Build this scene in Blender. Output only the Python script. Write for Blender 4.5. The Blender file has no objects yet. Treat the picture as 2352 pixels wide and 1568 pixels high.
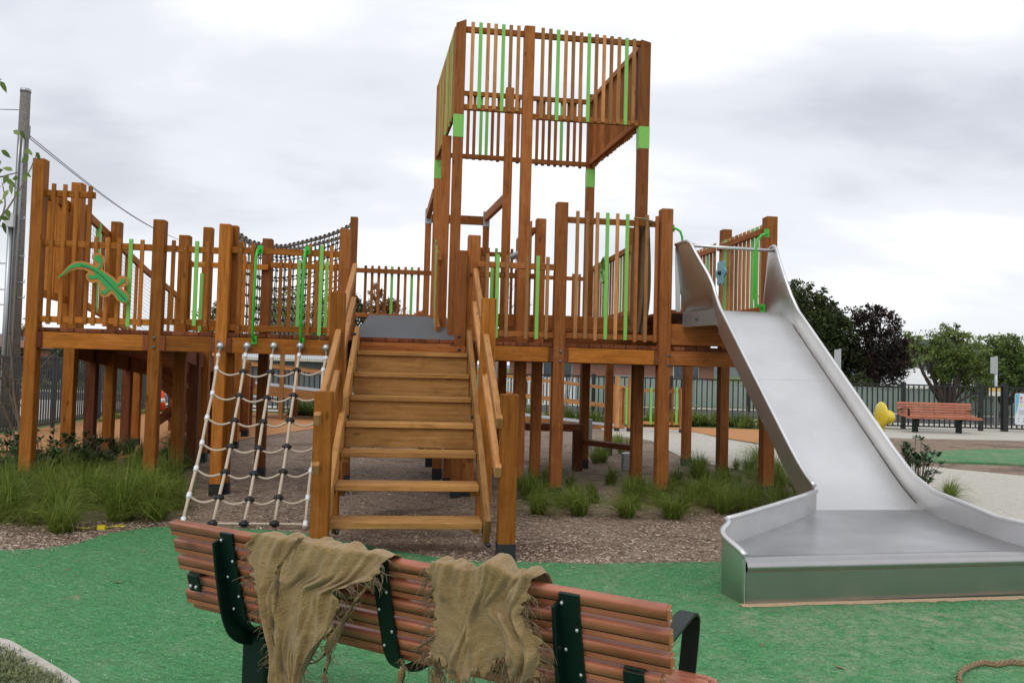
import bpy, bmesh, math, random
from math import sin, cos, pi, radians
from mathutils import Vector, Matrix
random.seed(7)
S = bpy.context.scene
COL = S.collection
# ---------------------------------------------------------------- camera
EYE = Vector((0, 0, 1.42)); FPX = 1794.0; PITCH = math.atan(61/1794); ROLL = radians(1.55)
F0 = Vector((0, cos(PITCH), sin(PITCH))); U0 = Vector((0, -sin(PITCH), cos(PITCH))); R0 = Vector((1, 0, 0))
CR = R0*cos(ROLL) + U0*sin(ROLL); CU = U0*cos(ROLL) - R0*sin(ROLL)
cd = bpy.data.cameras.new('camera'); cam = bpy.data.objects.new('camera', cd); COL.objects.link(cam)
M = Matrix((CR, CU, -F0)).transposed().to_4x4(); M.translation = EYE; cam.matrix_world = M
cd.lens = 36*FPX/2352; cd.sensor_width = 36; cd.clip_start = 0.05; cd.clip_end = 6000
S.camera = cam
# ---------------------------------------------------------------- world: overcast
SUN_EL, SUN_AZ = radians(52), radians(200)
w = bpy.data.worlds.new("World"); S.world = w; w.use_nodes = True
nt = w.node_tree; N = nt.nodes; L = nt.links; N.clear()
out = N.new('ShaderNodeOutputWorld'); bg = N.new('ShaderNodeBackground'); L.new(bg.outputs[0], out.inputs[0])
sky = N.new('ShaderNodeTexSky'); sky.sky_type = 'NISHITA'; sky.sun_disc = False
sky.sun_elevation = SUN_EL; sky.sun_rotation = SUN_AZ; sky.air_density = 1.0; sky.dust_density = 3.0
tc = N.new('ShaderNodeTexCoord'); sep = N.new('ShaderNodeSeparateXYZ'); L.new(tc.outputs['Generated'], sep.inputs[0])
def wmath(op, a, b=None, c=None):
    n = N.new('ShaderNodeMath'); n.operation = op
    for i, v in enumerate((a, b, c)):
        if v is None: continue
        if isinstance(v, (int, float)): n.inputs[i].default_value = v
        else: L.new(v, n.inputs[i])
    return n.outputs[0]
# project the direction on a cloud ceiling so that the streaks flatten towards the horizon
zc = wmath('MAXIMUM', sep.outputs[2], 0.0); zd = wmath('ADD', zc, 0.34)
px_ = wmath('DIVIDE', sep.outputs[0], zd); py_ = wmath('DIVIDE', sep.outputs[1], zd)
cmb = N.new('ShaderNodeCombineXYZ'); L.new(px_, cmb.inputs[0]); L.new(py_, cmb.inputs[1])
mp = N.new('ShaderNodeMapping'); mp.inputs['Rotation'].default_value = (0, 0, radians(-24)); mp.inputs['Scale'].default_value = (0.75, 1.35, 1)
mp.inputs['Location'].default_value = (1.7, 0.35, 0)
L.new(cmb.outputs[0], mp.inputs[0])
n1 = N.new('ShaderNodeTexNoise'); n1.inputs['Scale'].default_value = 1.35; n1.inputs['Detail'].default_value = 8; n1.inputs['Roughness'].default_value = 0.5; n1.inputs['Distortion'].default_value = 0.25
L.new(mp.outputs[0], n1.inputs['Vector'])
rp = N.new('ShaderNodeValToRGB'); rp.color_ramp.interpolation = 'EASE'
e = rp.color_ramp.elements; e[0].position = 0.30; e[0].color = (0.53, 0.56, 0.62, 1); e[1].position = 0.60; e[1].color = (0.98, 0.985, 1.0, 1)
m_ = rp.color_ramp.elements.new(0.47); m_.color = (0.755, 0.785, 0.84, 1)
L.new(n1.outputs[0], rp.inputs[0])
# brighter low band
hb = wmath('SMOOTH_MIN', wmath('MULTIPLY', zc, 3.2), 1.0, 0.2)
hmix = N.new('ShaderNodeMix'); hmix.data_type = 'RGBA'
hmul = wmath('MULTIPLY', wmath('SUBTRACT', 1.0, hb), 0.45)
L.new(hmul, hmix.inputs[0]); L.new(rp.outputs[0], hmix.inputs[6]); hmix.inputs[7].default_value = (0.96, 0.975, 1, 1)
# thin share of the clear sky above the cloud
smul = N.new('ShaderNodeMix'); smul.data_type = 'RGBA'; smul.blend_type = 'ADD'; smul.inputs[0].default_value = 1.0
sscale = N.new('ShaderNodeVectorMath'); sscale.operation = 'SCALE'; sscale.inputs['Scale'].default_value = 0.06
L.new(sky.outputs[0], sscale.inputs[0])
cscale = N.new('ShaderNodeVectorMath'); cscale.operation = 'SCALE'; cscale.inputs['Scale'].default_value = 9.6
L.new(hmix.outputs[2], cscale.inputs[0])
L.new(cscale.outputs[0], smul.inputs[6]); L.new(sscale.outputs[0], smul.inputs[7])
L.new(smul.outputs[2], bg.inputs[0]); bg.inputs[1].default_value = 0.1
# ---------------------------------------------------------------- sun through cloud
sd = bpy.data.lights.new('sun', 'SUN'); sd.energy = 1.0; sd.angle = radians(30); sd.color = (1, 0.96, 0.9)
so = bpy.data.objects.new('sun', sd); COL.objects.link(so)
so.rotation_euler = (radians(90)-SUN_EL, 0, pi - SUN_AZ)
S.view_settings.view_transform = 'Standard'; S.view_settings.look = 'None'; S.view_settings.exposure = 0.18; S.view_settings.gamma = 1
# ---------------------------------------------------------------- picture <-> place helpers
def ray(px, py):
    return F0 + CR*((px-1176)/FPX) + CU*((784-py)/FPX)
def hit(px, py, P0, Nn):
    r = ray(px, py); return EYE + r*((P0-EYE).dot(Nn)/r.dot(Nn))
def at(px, py, Y): return hit(px, py, Vector((0, Y, 0)), Vector((0, 1, 0)))
def gr(px, py, z=0.0): return hit(px, py, Vector((0, 0, z)), Vector((0, 0, 1)))
FA = radians(7.0); CA, SA = cos(FA), sin(FA)
def W(u, v, z): return Vector((u*CA - v*SA, u*SA + v*CA, z))
def fp(px, py, v):
    p = hit(px, py, W(0, v, 0), Vector((-SA, CA, 0)))
    return (p.x*CA + p.y*SA, p.z)      # u, z
def Z1(x, y): return (x*.3124, 306.25+.3124*y)
def Z2(x, y): return (428.75+.3124*x, 428.75+.3124*y)
def Z3(x, y): return (955.5+.3124*x, .3124*y)
def Z4(x, y): return (980+.3124*x, 428.75+.3124*y)
def Z5(x, y): return (1470+.3124*x, 428.75+.3124*y)
def Z8(x, y): return (673.75+.3514*x, 735+.3514*y)
# ---------------------------------------------------------------- tagging
def tag(o, label=None, cat=None, group=None, kind=None):
    if label: o['label'] = label
    if cat: o['category'] = cat
    if group: o['group'] = group
    if kind: o['kind'] = kind
    return o
def thing(name, loc, label, cat, group=None, rz=0.0):
    o = bpy.data.objects.new(name, None); o.empty_display_size = .2
    o.location = loc; o.rotation_euler = (0, 0, rz); COL.objects.link(o)
    return tag(o, label, cat, group)
# ---------------------------------------------------------------- materials
MATS = {}
def mat(name, build):
    if name in MATS: return MATS[name]
    m = bpy.data.materials.new(name); m.use_nodes = True; t = m.node_tree
    b = t.nodes['Principled BSDF']; build(t, b); MATS[name] = m; return m
def nd(t, typ, **kw):
    n = t.nodes.new(typ)
    for k, v in kw.items():
        if k in n.inputs: n.inputs[k].default_value = v
        else: setattr(n, k, v)
    return n
def ramp(t, fac, stops):
    r = nd(t, 'ShaderNodeValToRGB'); el = r.color_ramp.elements
    while len(el) < len(stops): el.new(0.5)
    for e_, (p, c) in zip(el, stops): e_.position = p; e_.color = (*c, 1)
    t.links.new(fac, r.inputs[0]); return r.outputs[0]
def mixc(t, fac, a, b, mode='MIX'):
    n = nd(t, 'ShaderNodeMix', data_type='RGBA', blend_type=mode)
    for i, v in ((0, fac), (6, a), (7, b)):
        if isinstance(v, (int, float)): n.inputs[i].default_value = v
        elif isinstance(v, tuple): n.inputs[i].default_value = (*v, 1)
        else: t.links.new(v, n.inputs[i])
    return n.outputs[2]
def mth(t, op, a, b=0.0):
    n = nd(t, 'ShaderNodeMath', operation=op)
    for i, v in ((0, a), (1, b)):
        if isinstance(v, (int, float)): n.inputs[i].default_value = v
        else: t.links.new(v, n.inputs[i])
    return n.outputs[0]
def bump(t, b, h, strength, dist=0.01):
    n = nd(t, 'ShaderNodeBump', Strength=strength, Distance=dist)
    t.links.new(h, n.inputs['Height']); t.links.new(n.outputs[0], b.inputs['Normal'])
def obj_vec(t, scale=(1, 1, 1), kind='Object'):
    c = nd(t, 'ShaderNodeTexCoord'); m = nd(t, 'ShaderNodeMapping'); m.inputs['Scale'].default_value = scale
    t.links.new(c.outputs[kind], m.inputs[0]); return m.outputs[0]
def noise(t, vec, scale, detail=4, rough=.55, dist=0):
    n = nd(t, 'ShaderNodeTexNoise', Scale=scale, Detail=detail, Roughness=rough, Distortion=dist)
    t.links.new(vec, n.inputs['Vector']); return n.outputs[0]
def wood(name, c_dark, c_mid, c_light, rough=.62, streak=1.0, var=.72, spec=.12):
    def f(t, b):
        uv = nd(t, 'ShaderNodeUVMap'); mp = nd(t, 'ShaderNodeMapping'); mp.inputs['Scale'].default_value = (26, 1.3, 1)
        t.links.new(uv.outputs[0], mp.inputs[0])
        g = noise(t, mp.outputs[0], 1.6, 6, .62, .8)
        mp2 = nd(t, 'ShaderNodeMapping'); mp2.inputs['Scale'].default_value = (5, 1.1, 1); t.links.new(uv.outputs[0], mp2.inputs[0])
        big = noise(t, mp2.outputs[0], 1.1, 3, .5)
        col = ramp(t, g, [(0.28, c_dark), (0.5, c_mid), (0.75, c_light)])
        col = mixc(t, mth(t, 'MULTIPLY', big, .55), col, c_mid)
        # knots
        mp3 = nd(t, 'ShaderNodeMapping'); mp3.inputs['Scale'].default_value = (9, 3.6, 1); t.links.new(uv.outputs[0], mp3.inputs[0])
        v = nd(t, 'ShaderNodeTexVoronoi', Scale=1.0); t.links.new(mp3.outputs[0], v.inputs['Vector'])
        k = ramp(t, v.outputs['Distance'], [(0.07, (1, 1, 1)), (0.17, (0, 0, 0))])
        vs = nd(t, 'ShaderNodeSeparateColor'); t.links.new(v.outputs['Color'], vs.inputs[0])
        sel = mth(t, 'GREATER_THAN', vs.outputs[0], .62)
        kk = mth(t, 'MULTIPLY', mth(t, 'MULTIPLY', k, sel), .62)
        col = mixc(t, kk, col, tuple(x*.32 for x in c_dark))
        mp4 = nd(t, 'ShaderNodeMapping'); mp4.inputs['Scale'].default_value = (90, 1.0, 1); t.links.new(uv.outputs[0], mp4.inputs[0])
        crk = ramp(t, noise(t, mp4.outputs[0], 1.0, 2, .4, .3), [(.66, (0, 0, 0)), (.72, (1, 1, 1))])
        mp5 = nd(t, 'ShaderNodeMapping'); mp5.inputs['Scale'].default_value = (4, 2.2, 1); t.links.new(uv.outputs[0], mp5.inputs[0])
        st_ = noise(t, mp5.outputs[0], 1.7, 6, .68, .6)
        col = mixc(t, mth(t, 'MULTIPLY', crk, .45*streak), col, tuple(x*.35 for x in c_dark))
        col = mixc(t, mth(t, 'MULTIPLY', ramp(t, st_, [(.52, (0, 0, 0)), (.72, (1, 1, 1))]), .5), col, tuple(x*.75 for x in c_dark))
        col = mixc(t, mth(t, 'MULTIPLY', ramp(t, st_, [(.28, (1, 1, 1)), (.45, (0, 0, 0))]), .35), col, tuple(min(1, x*1.15+.03) for x in c_light))
        a = nd(t, 'ShaderNodeAttribute', attribute_name='tint')
        br = mth(t, 'ADD', mth(t, 'MULTIPLY', a.outputs['Fac'], var), 1-var*.5)
        hs = nd(t, 'ShaderNodeHueSaturation'); t.links.new(col, hs.inputs['Color']); t.links.new(br, hs.inputs['Value'])
        t.links.new(hs.outputs[0], b.inputs['Base Color'])
        b.inputs['Roughness'].default_value = rough; b.inputs['Specular IOR Level'].default_value = spec
        bump(t, b, g, .25*streak, .004)
    return mat(name, f)
def plain(name, col, rough=.5, metal=0.0, nz=0.06, nscale=30, spec=.5, bumpy=0.0):
    def f(t, b):
        v = obj_vec(t); n = noise(t, v, nscale, 4)
        c = mixc(t, n, tuple(x*(1-nz*2) for x in col), tuple(min(1, x*(1+nz*2)) for x in col))
        t.links.new(c, b.inputs['Base Color']); b.inputs['Roughness'].default_value = rough
        b.inputs['Metallic'].default_value = metal; b.inputs['Specular IOR Level'].default_value = spec
        if bumpy: bump(t, b, n, bumpy, .005)
    return mat(name, f)
WR = wood('wood_red', (.145, .044, .013), (.30, .103, .027), (.40, .155, .048))
WG = wood('wood_gold', (.17, .055, .009), (.355, .122, .019), (.46, .185, .036))
WL = wood('wood_light', (.23, .10, .034), (.42, .20, .072), (.54, .29, .12))
WS = wood('wood_stair', (.20, .095, .030), (.365, .182, .058), (.49, .275, .105))
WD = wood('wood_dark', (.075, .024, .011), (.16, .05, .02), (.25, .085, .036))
GREEN = plain('lime_paint', (.20, .50, .085), .42, nz=.05, nscale=14)
BGREEN = plain('bright_green_powdercoat', (.035, .42, .03), .25, nz=.03)
BLACKR = plain('black_rubber_sleeve', (.012, .013, .015), .6)
GALV = plain('galvanised_steel', (.42, .44, .46), .42, .8, nz=.12, nscale=60)
BOLT = plain('bolt_plastic', (.09, .095, .10), .45)
BOLTL = plain('bolt_steel', (.5, .52, .54), .35, .7)
# ---------------------------------------------------------------- mesh builder
class MB:
    def __init__(s): s.v = []; s.f = []; s.uv = []; s.m = []; s.t = []; s.sm = []
    def face(s, idx, uvs, m, tint, smooth=False):
        s.f.append(idx); s.uv.append(uvs); s.m.append(m); s.t.append(tint); s.sm.append(smooth)
    def beam(s, p0, p1, w, h, side=None, m=0, tint=None):
        """box from p0 to p1; w along 'side', h along the third axis; centred on the line"""
        p0 = Vector(p0); p1 = Vector(p1); d = p1-p0; ln = d.length; d.normalize()
        if side is None: side = Vector((CA, SA, 0)) if abs(d.z) > .8 else Vector((0, 0, 1)).cross(d)
        sd_ = Vector(side); sd_ = (sd_ - d*sd_.dot(d)).normalized(); up = sd_.cross(d).normalized()
        tint = random.random() if tint is None else tint
        o = len(s.v); ru, rv = random.random()*40, random.random()*40
        for e in (p0, p1):
            for a, b in ((-1, -1), (1, -1), (1, 1), (-1, 1)): s.v.append(e + sd_*(a*w/2) + up*(b*h/2))
        for k in range(4):
            a, b = k, (k+1) % 4; wd = (w, h)[k % 2]; uo = ru + k*.37
            s.face((o+a, o+b, o+4+b, o+4+a), [(uo, rv), (uo+wd, rv), (uo+wd, rv+ln), (uo, rv+ln)], m, tint)
        s.face((o+3, o+2, o+1, o), [(ru, rv), (ru+w, rv), (ru+w, rv+h*.3), (ru, rv+h*.3)], m, tint)
        s.face((o+4, o+5, o+6, o+7), [(ru, rv), (ru+w, rv), (ru+w, rv+h*.3), (ru, rv+h*.3)], m, tint)
    def tube(s, pts, r, n=8, m=0, cap=True, tint=None, close=False):
        pts = [Vector(p) for p in pts]; tint = random.random() if tint is None else tint
        rs = r if isinstance(r, (list, tuple)) else [r]*len(pts)
        o = len(s.v); ref = None; ln = 0
        K = len(pts)
        for i, p in enumerate(pts):
            if close: d = pts[(i+1) % K]-pts[i-1]
            else: d = pts[min(i+1, K-1)]-pts[max(i-1, 0)]
            if d.length < 1e-9: d = Vector((0, 0, 1))
            d.normalize()
            if ref is None: ref = Vector((0, 0, 1)) if abs(d.z) < .9 else Vector((1, 0, 0))
            a = (ref - d*ref.dot(d)).normalized(); b = d.cross(a); ref = a
            for k in range(n):
                th = 2*pi*k/n; s.v.append(p + a*(cos(th)*rs[i]) + b*(sin(th)*rs[i]))
        segs = K if close else K-1
        for i in range(segs):
            l2 = ln + (pts[(i+1) % K]-pts[i]).length
            for k in range(n):
                k2 = (k+1) % n; i2 = (i+1) % K
                s.face((o+i*n+k, o+i*n+k2, o+i2*n+k2, o+i2*n+k), [(k/n*.3, ln), ((k+1)/n*.3, ln), ((k+1)/n*.3, l2), (k/n*.3, l2)], m, tint, True)
            ln = l2
        if cap and not close:
            s.face(tuple(o+k for k in range(n))[::-1], [(0, 0)]*n, m, tint); s.face(tuple(o+(K-1)*n+k for k in range(n)), [(0, 0)]*n, m, tint)
    def ball(s, c, r, m=0, seg=10, ring=6, sc=(1, 1, 1), tint=None):
        c = Vector(c); tint = random.random() if tint is None else tint; o = len(s.v)
        for i in range(ring+1):
            ph = pi*i/ring
            for k in range(seg):
                th = 2*pi*k/seg; s.v.append(c + Vector((sin(ph)*cos(th)*r*sc[0], sin(ph)*sin(th)*r*sc[1], cos(ph)*r*sc[2])))
        for i in range(ring):
            for k in range(seg):
                k2 = (k+1) % seg
                s.face((o+i*seg+k, o+(i+1)*seg+k, o+(i+1)*seg+k2, o+i*seg+k2), [(k/seg, i/ring)]*4, m, tint, True)
    def poly(s, pts, m=0, tint=.5, uvs=None, smooth=False):
        o = len(s.v); s.v += [Vector(p) for p in pts]
        s.face(tuple(range(o, o+len(pts))), uvs or [(p[0], p[1]) for p in pts], m, tint, smooth)
    def plate(s, pts, off, m=0, tint=.5, mside=None):
        """extrude a closed outline (3-D points, any planar shape) by vector off"""
        off = Vector(off); n = len(pts); o = len(s.v)
        s.v += [Vector(p) for p in pts] + [Vector(p)+off for p in pts]
        u = [(p[0], p[2]) for p in pts]
        s.face(tuple(range(o, o+n))[::-1], u[::-1], m, tint); s.face(tuple(range(o+n, o+2*n)), u, m, tint)
        for k in range(n):
            k2 = (k+1) % n
            s.face((o+k, o+k2, o+n+k2, o+n+k), [u[k], u[k2], u[k2], u[k]], m if mside is None else mside, tint)
    def build(s, name, mats, parent=None, bevel=0.0, label=None, smooth=None):
        me = bpy.data.meshes.new(name); me.from_pydata([tuple(v) for v in s.v], [], s.f); 
        if not isinstance(mats, (list, tuple)): mats = [mats]
        for m in mats: me.materials.append(m)
        me.polygons.foreach_set('material_index', s.m)
        me.polygons.foreach_set('use_smooth', [bool(x) if smooth is None else smooth for x in s.sm])
        uvl = me.uv_layers.new(name='UVMap'); flat = [c for f in s.uv for p in f for c in p]
        uvl.data.foreach_set('uv', flat)
        at_ = me.attributes.new('tint', 'FLOAT', 'CORNER')
        at_.data.foreach_set('value', [t for f, t in zip(s.f, s.t) for _ in f])
        me.update()
        o = bpy.data.objects.new(name, me); COL.objects.link(o)
        if parent is not None:
            o.parent = parent; PEND.append((o, parent))
        if bevel:
            b = o.modifiers.new('bevel', 'BEVEL'); b.width = bevel; b.segments = 1; b.limit_method = 'ANGLE'
        if label: o['label'] = label
        return o
PEND = []   # children whose meshes were written in world space
def finish_parents():
    bpy.context.view_layer.update()
    for o, p in PEND:
        if p.type == 'EMPTY': o.matrix_parent_inverse = p.matrix_world.inverted()
# ================================================================ the timber fort
ZD, ZU = 1.71, 2.13           # lower and upper deck tops
fort = thing('play_fort', W(-1, 9, 0), 'brown and lime green timber climbing fort with decks, staircase and tall slatted tower', 'playground fort')
FV = 8.55
def post(px, py, v, w=.118, m=None, slv=True, band=None, top=None, z0=0.0, parent=None, chop=0.0):
    u, zt = fp(px, py, v)
    if top: zt = top
    m = m or (WG if px < 640 else WR)
    b = MB(); b.beam(W(u+w/2, v+w/2, z0+(.0 if slv else 0)), W(u+w/2, v+w/2, zt), w, w, side=Vector((CA, SA, 0)))
    if chop: # slanted top
        for k in range(4, 8):
            if k in (4, 7): b.v[k] = b.v[k] - Vector((0, 0, chop))
    o = b.build('post', m, parent or fort, bevel=.006)
    if slv:
        s_ = MB(); s_.beam(W(u+w/2, v+w/2, -.02), W(u+w/2, v+w/2, .10+random.random()*.04), w+.008, w+.008, side=Vector((CA, SA, 0)))
        s_.build('post_sleeve', BLACKR, o, bevel=.003)
    if band:
        s_ = MB(); s_.beam(W(u+w/2, v+w/2, band[0]), W(u+w/2, v+w/2, band[1]), w+.004, w+.004, side=Vector((CA, SA, 0)))
        s_.build('painted_band', GREEN, o)
    return o, u, zt
# left deck
P = {}
P[1] = post(75, 362, FV); P[2] = post(164, 418, 9.85, .125); P['2b'] = post(255, 508, 11.3, .125)
P[3] = post(352, 503, FV); P['3b'] = post(411, 539, 9.8, .125); P['3c'] = post(467, 521, 11.4, .125)
P[4] = post(504, 513, FV); P['4b'] = post(527, 517, FV+.13, .09, top=fp(527, 517, FV+.13)[1])
P[5] = post(603, 547, 9.9, m=WR); P[6] = post(781, 525, FV+.05, m=WR); P['6b'] = post(805, 497, 9.2, .085, m=WR)
P['5c'] = post(546, 541, 13.2, .12)
# right deck
P[7] = post(1051, 574, FV-.02, .115, m=WR); P[8] = post(1076, 539, FV+.1, .14, m=WR)
P[9] = post(1233, 501, 9.45, .122, m=WR); P[10] = post(1280, 463, FV, .13, m=WR); P[11] = post(1521, 478, FV, .135, m=WR)
P[12] = post(1579, 558, 11.6, .125, m=WR); P[13] = post(1661, 526, 10.15, .13, m=WR); P[14] = post(1762, 496, 8.7, .135, m=WR)
# tower
TV, TB = 9.05, 11.15
T = {}
def zp(px, py, v): return fp(px, py, v)[1]
bandz = (zp(1050, 314, TV), zp(1050, 262, TV))
T['FL'] = post(1049, 42, TV, .118, m=WR, band=bandz, chop=.05); T['FM'] = post(1206, 58, TV, .125, m=WR)
T['FR'] = post(1473, 96, TV, .125, m=WR, band=bandz, chop=-.03); T['ML'] = post(1018, 250, 9.9, .118, m=WR, top=4.36)
zt = T['FL'][2]
T['BL'] = post(1004, 187, TB, .118, m=WR, band=bandz, top=zt-.05); T['BM'] = post(1163, 200, TB, .12, m=WR, top=zp(1163, 200, TB))
T['BR'] = post(1353, 216, TB, .118, m=WR, band=bandz, top=zp(1353, 216, TB))
uFL, uFM, uFR = T['FL'][1], T['FM'][1], T['FR'][1]
# back frame for the net climb
zb = zp(1118, 490, 12.8)
B1 = post(977, 505, 12.8, .10, m=WR, top=zb); B2 = post(1111, 490, 12.8, .10, m=WR, top=zb)
b = MB()
b.beam(W(B1[1]+.05, 12.85, zb-.12), W(B2[1]+.05, 12.85, zb-.12), .06, .14, side=W(0, 1, 0)-W(0, 0, 0))
b.beam(W(B1[1]+.05, 12.8, zb-.06), W(T['BL'][1]+.02, TB+.1, zb-.06), .07, .14)
b.beam(W(B2[1]+.05, 12.8, zb-.06), W(T['BM'][1]+.06, TB+.1, zb-.06), .07, .14)
b.build('beam', WR, fort, bevel=.004)
g_ = MB()
for B_ in (B1, B2): g_.beam(W(B_[1]+.05, 12.85, zb-.22), W(B_[1]+.05, 12.85, zb+.03), .108, .108)
g_.build('steel_bracket', GALV, fort, bevel=.002)
# ---------------------------------------------------------------- railings
def rail_panel(v, xl, xr, yU, yL, slats, ybot, rh=.065, wood_s=None, wood_r=None, slw=.040, extra=None, zU=None, zL=None, back=False, xref=None, label=None):
    xref = xl if xref is None else xref
    uL, _ = fp(xl, (yU+yL)/2, v); uR, _ = fp(xr, (yU+yL)/2, v); uL -= .045; uR += .045
    zU = zp(xref, yU, v) if zU is None else zU; zL = zp(xref, yL, v) if zL is None else zL
    wood_s = wood_s or WL; wood_r = wood_r or (WG if xl < 640 else WR)
    b = MB(); vr = v+.028
    for z in (zU, zL): b.beam(W(uL, vr, z), W(uR, vr, z), .04, rh, side=W(0, 1, 0)-W(0, 0, 0), m=0)
    if extra:
        for (xa, xb, yy) in extra:
            z = zp(xa, yy, v); b.beam(W(fp(xa, yy, v)[0], vr, z), W(fp(xb, yy, v)[0], vr, z), .04, rh, side=W(0, 1, 0)-W(0, 0, 0), m=0)
    zbm = zp(xref, ybot, v); greens = []; bolts = MB()
    sv = vr+.031 if back else vr-.031
    for s_ in slats:
        x, y, c = s_[0], s_[1], s_[2]
        u, zt_ = fp(x, y, v); z0 = zbm + random.uniform(-.012, .012)
        if len(s_) > 3: z0 = zp(x, s_[3], v)
        if c == 'g': greens.append((u, z0, zt_))
        else:
            b.beam(W(u, sv, z0), W(u, sv, zt_), slw, .02, side=W(1, 0, 0)-W(0, 0, 0), m=2 if c == 'd' else 1)
        if not back:
            for zz in (zU, zL): bolts.ball(W(u, sv-.011, zz), .0055, seg=6, ring=4)
    o = b.build('railing', [wood_r, wood_s, WR], fort, bevel=.0025, label=label)
    if not back and bolts.v: bolts.build('bolt', BOLTL, o)
    for u, z0, z1_ in greens:
        g = MB(); g.beam(W(u, sv, z0), W(u, sv, z1_), slw, .02, side=W(1, 0, 0)-W(0, 0, 0)); q = g.build('slat', GREEN, o, bevel=.002); q['label'] = 'lime green painted slat'
    return o
def side_panel(u, v0, v1, zU, zL, n, greens, ztop, zbot, outer=1, wood_s=None, rh=.07, zU1=None, zL1=None, label=None, wr=None, slw=.05, u1=None):
    """railing running in depth; outer=+1: slats on the +u face"""
    zU1 = zU if zU1 is None else zU1; zL1 = zL if zL1 is None else zL1
    b = MB(); X = W(1, 0, 0)-W(0, 0, 0); gs = []
    u1 = u if u1 is None else u1
    for a, c in ((zU, zU1), (zL, zL1)): b.beam(W(u, v0, a), W(u1, v1, c), .04, rh, side=X, m=0)
    for k in range(n):
        f = (k+.5)/n; v = v0+(v1-v0)*f; dz = (zU1-zU)*f
        uu = u+(u1-u)*f; a = (W(uu+outer*.031, v, zbot+dz+random.uniform(-.01, .01)), W(uu+outer*.031, v, ztop+dz))
        if k in greens: gs.append(a)
        else: b.beam(*a, .02, slw, side=X, m=1)
    o = b.build('railing', [wr or WR, wood_s or WL], fort, bevel=.0025, label=label)
    for a in gs:
        g = MB(); g.beam(*a, .02, slw, side=X); q = g.build('slat', GREEN, o, bevel=.002); q['label'] = 'lime green painted slat'
    return o
RV = FV+.05
rail_panel(RV, 95, 356, 557, 732, [(125, 422, 'b'), (151, 424, 'b'), (178, 426, 'b'), (209, 428, 'b'), (222, 544, 'b'), (249, 545, 'b'), (275, 547, 'b'), (302, 549, 'g'), (328, 551, 'b')], 744, extra=[(104, 217, 442)], wood_s=WG)
rail_panel(RV, 385, 508, 570, 738, [(400, 552, 'b'), (427, 553, 'b'), (453.5, 554, 'g'), (479, 556, 'b')], 748, wood_s=WG)
rail_panel(RV, 532, 785, 573, 752, [(*Z2(401, 412), 'b', 790), (*Z2(489, 420), 'b', 777), (*Z2(911, 425), 'b', 793), (*Z2(996, 432), 'g', 794), (*Z2(1068, 437), 'b', 775)], 772, wood_s=WG)
# inner rails behind the left walk
rail_panel(9.85, 430, 604, 606, 752, [(438, 598, 'b'), (464, 628, 'g'), (481, 600, 'b'), (543, 590, 'g'), (563, 588, 'b')], 758, wood_s=WG, back=False)
rail_panel(9.85, 628, 790, 608, 754, [(646, 598, 'b'), (667, 598, 'b'), (688, 597, 'g'), (729, 598, 'b'), (752, 600, 'g'), (772, 602, 'b')], 762, wood_s=WG)
# tower
zfu, zfl = zp(1072, 66, TV), zp(1066, 245, TV)
fs = [421, '479', 535, 590, '646', 701, 757, 936, 992, '1049', 1106, 1161, 1218, '1276', 1331, 1387, 1441, 1497, '1552', 1606]
def tz(lst, y0, y1, x0, x1):
    r = []
    for q in lst:
        g = isinstance(q, str); x = float(q); r.append((*Z3(x, y0+(y1-y0)*(x-x0)/(x1-x0)), 'g' if g else 'b'))
    return r
rail_panel(TV+.03, 1070, 1208, 66, 245, tz([q for q in fs if float(q) < 800], 165, 192, 421, 757), 250, slw=.042)
rail_panel(TV+.03, 1230, 1474, 80, 267, tz([q for q in fs if float(q) > 800], 208, 290, 936, 1606), 272, slw=.042)
bs = [393, 438, '487', '530', 572, 616]; bs2 = [762]; bs3 = [902, 947, 992, 1037, '1081', 1131, 1177, 1222]
rail_panel(TB+.03, 1040, 1166, 213, 358, tz(bs, 660, 680, 385, 616), 364, slw=.045, back=True, wood_s=WR, xref=1066)
rail_panel(TB+.03, 1181, 1210, 221, 366, tz(bs2, 695, 695, 0, 1000), 372, slw=.045, back=True, wood_s=WR)
rail_panel(TB+.03, 1210, 1354, 224, 369, tz(bs3, 706, 734, 900, 1222), 376, slw=.045, back=True, wood_s=WR)
side_panel(uFR+.03, TV+.12, TB, zfu, zfl, 26, (), zfu+.08, zfl-.09, outer=1, slw=.042, wood_s=WR, u1=T['BR'][1]+.04)
side_panel(uFL+.03, TV+.12, TB, zfu, zfl, 26, (2, 5, 9, 10, 15, 20), zfu+.07, zfl-.08, outer=-1, slw=.045, u1=T['BL'][1]+.05)
# right deck, front
rail_panel(RV, 1104, 1282, 606, 764, [(*Z4(450, 495), 'b'), (*Z4(525, 497), 'g'), (*Z4(598, 503), 'b'), (*Z4(743, 508), 'b'), (*Z4(820, 510), 'g'), (*Z4(892, 517), 'b')], 773)
rail_panel(RV, 1308, 1523, 504, 770, [(*Z4(1112, 180), 'b'), (*Z4(1185, 183), 'b'), (*Z4(1258, 190), 'b'), (*Z4(1332, 193), 'g'), (*Z4(1405, 198), 'b'), (*Z4(1478, 203), 'g'), (*Z4(1547, 225), 'd'), (*Z4(1622, 210), 'b'), (*Z4(1695, 218), 'd')], 779)
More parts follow.
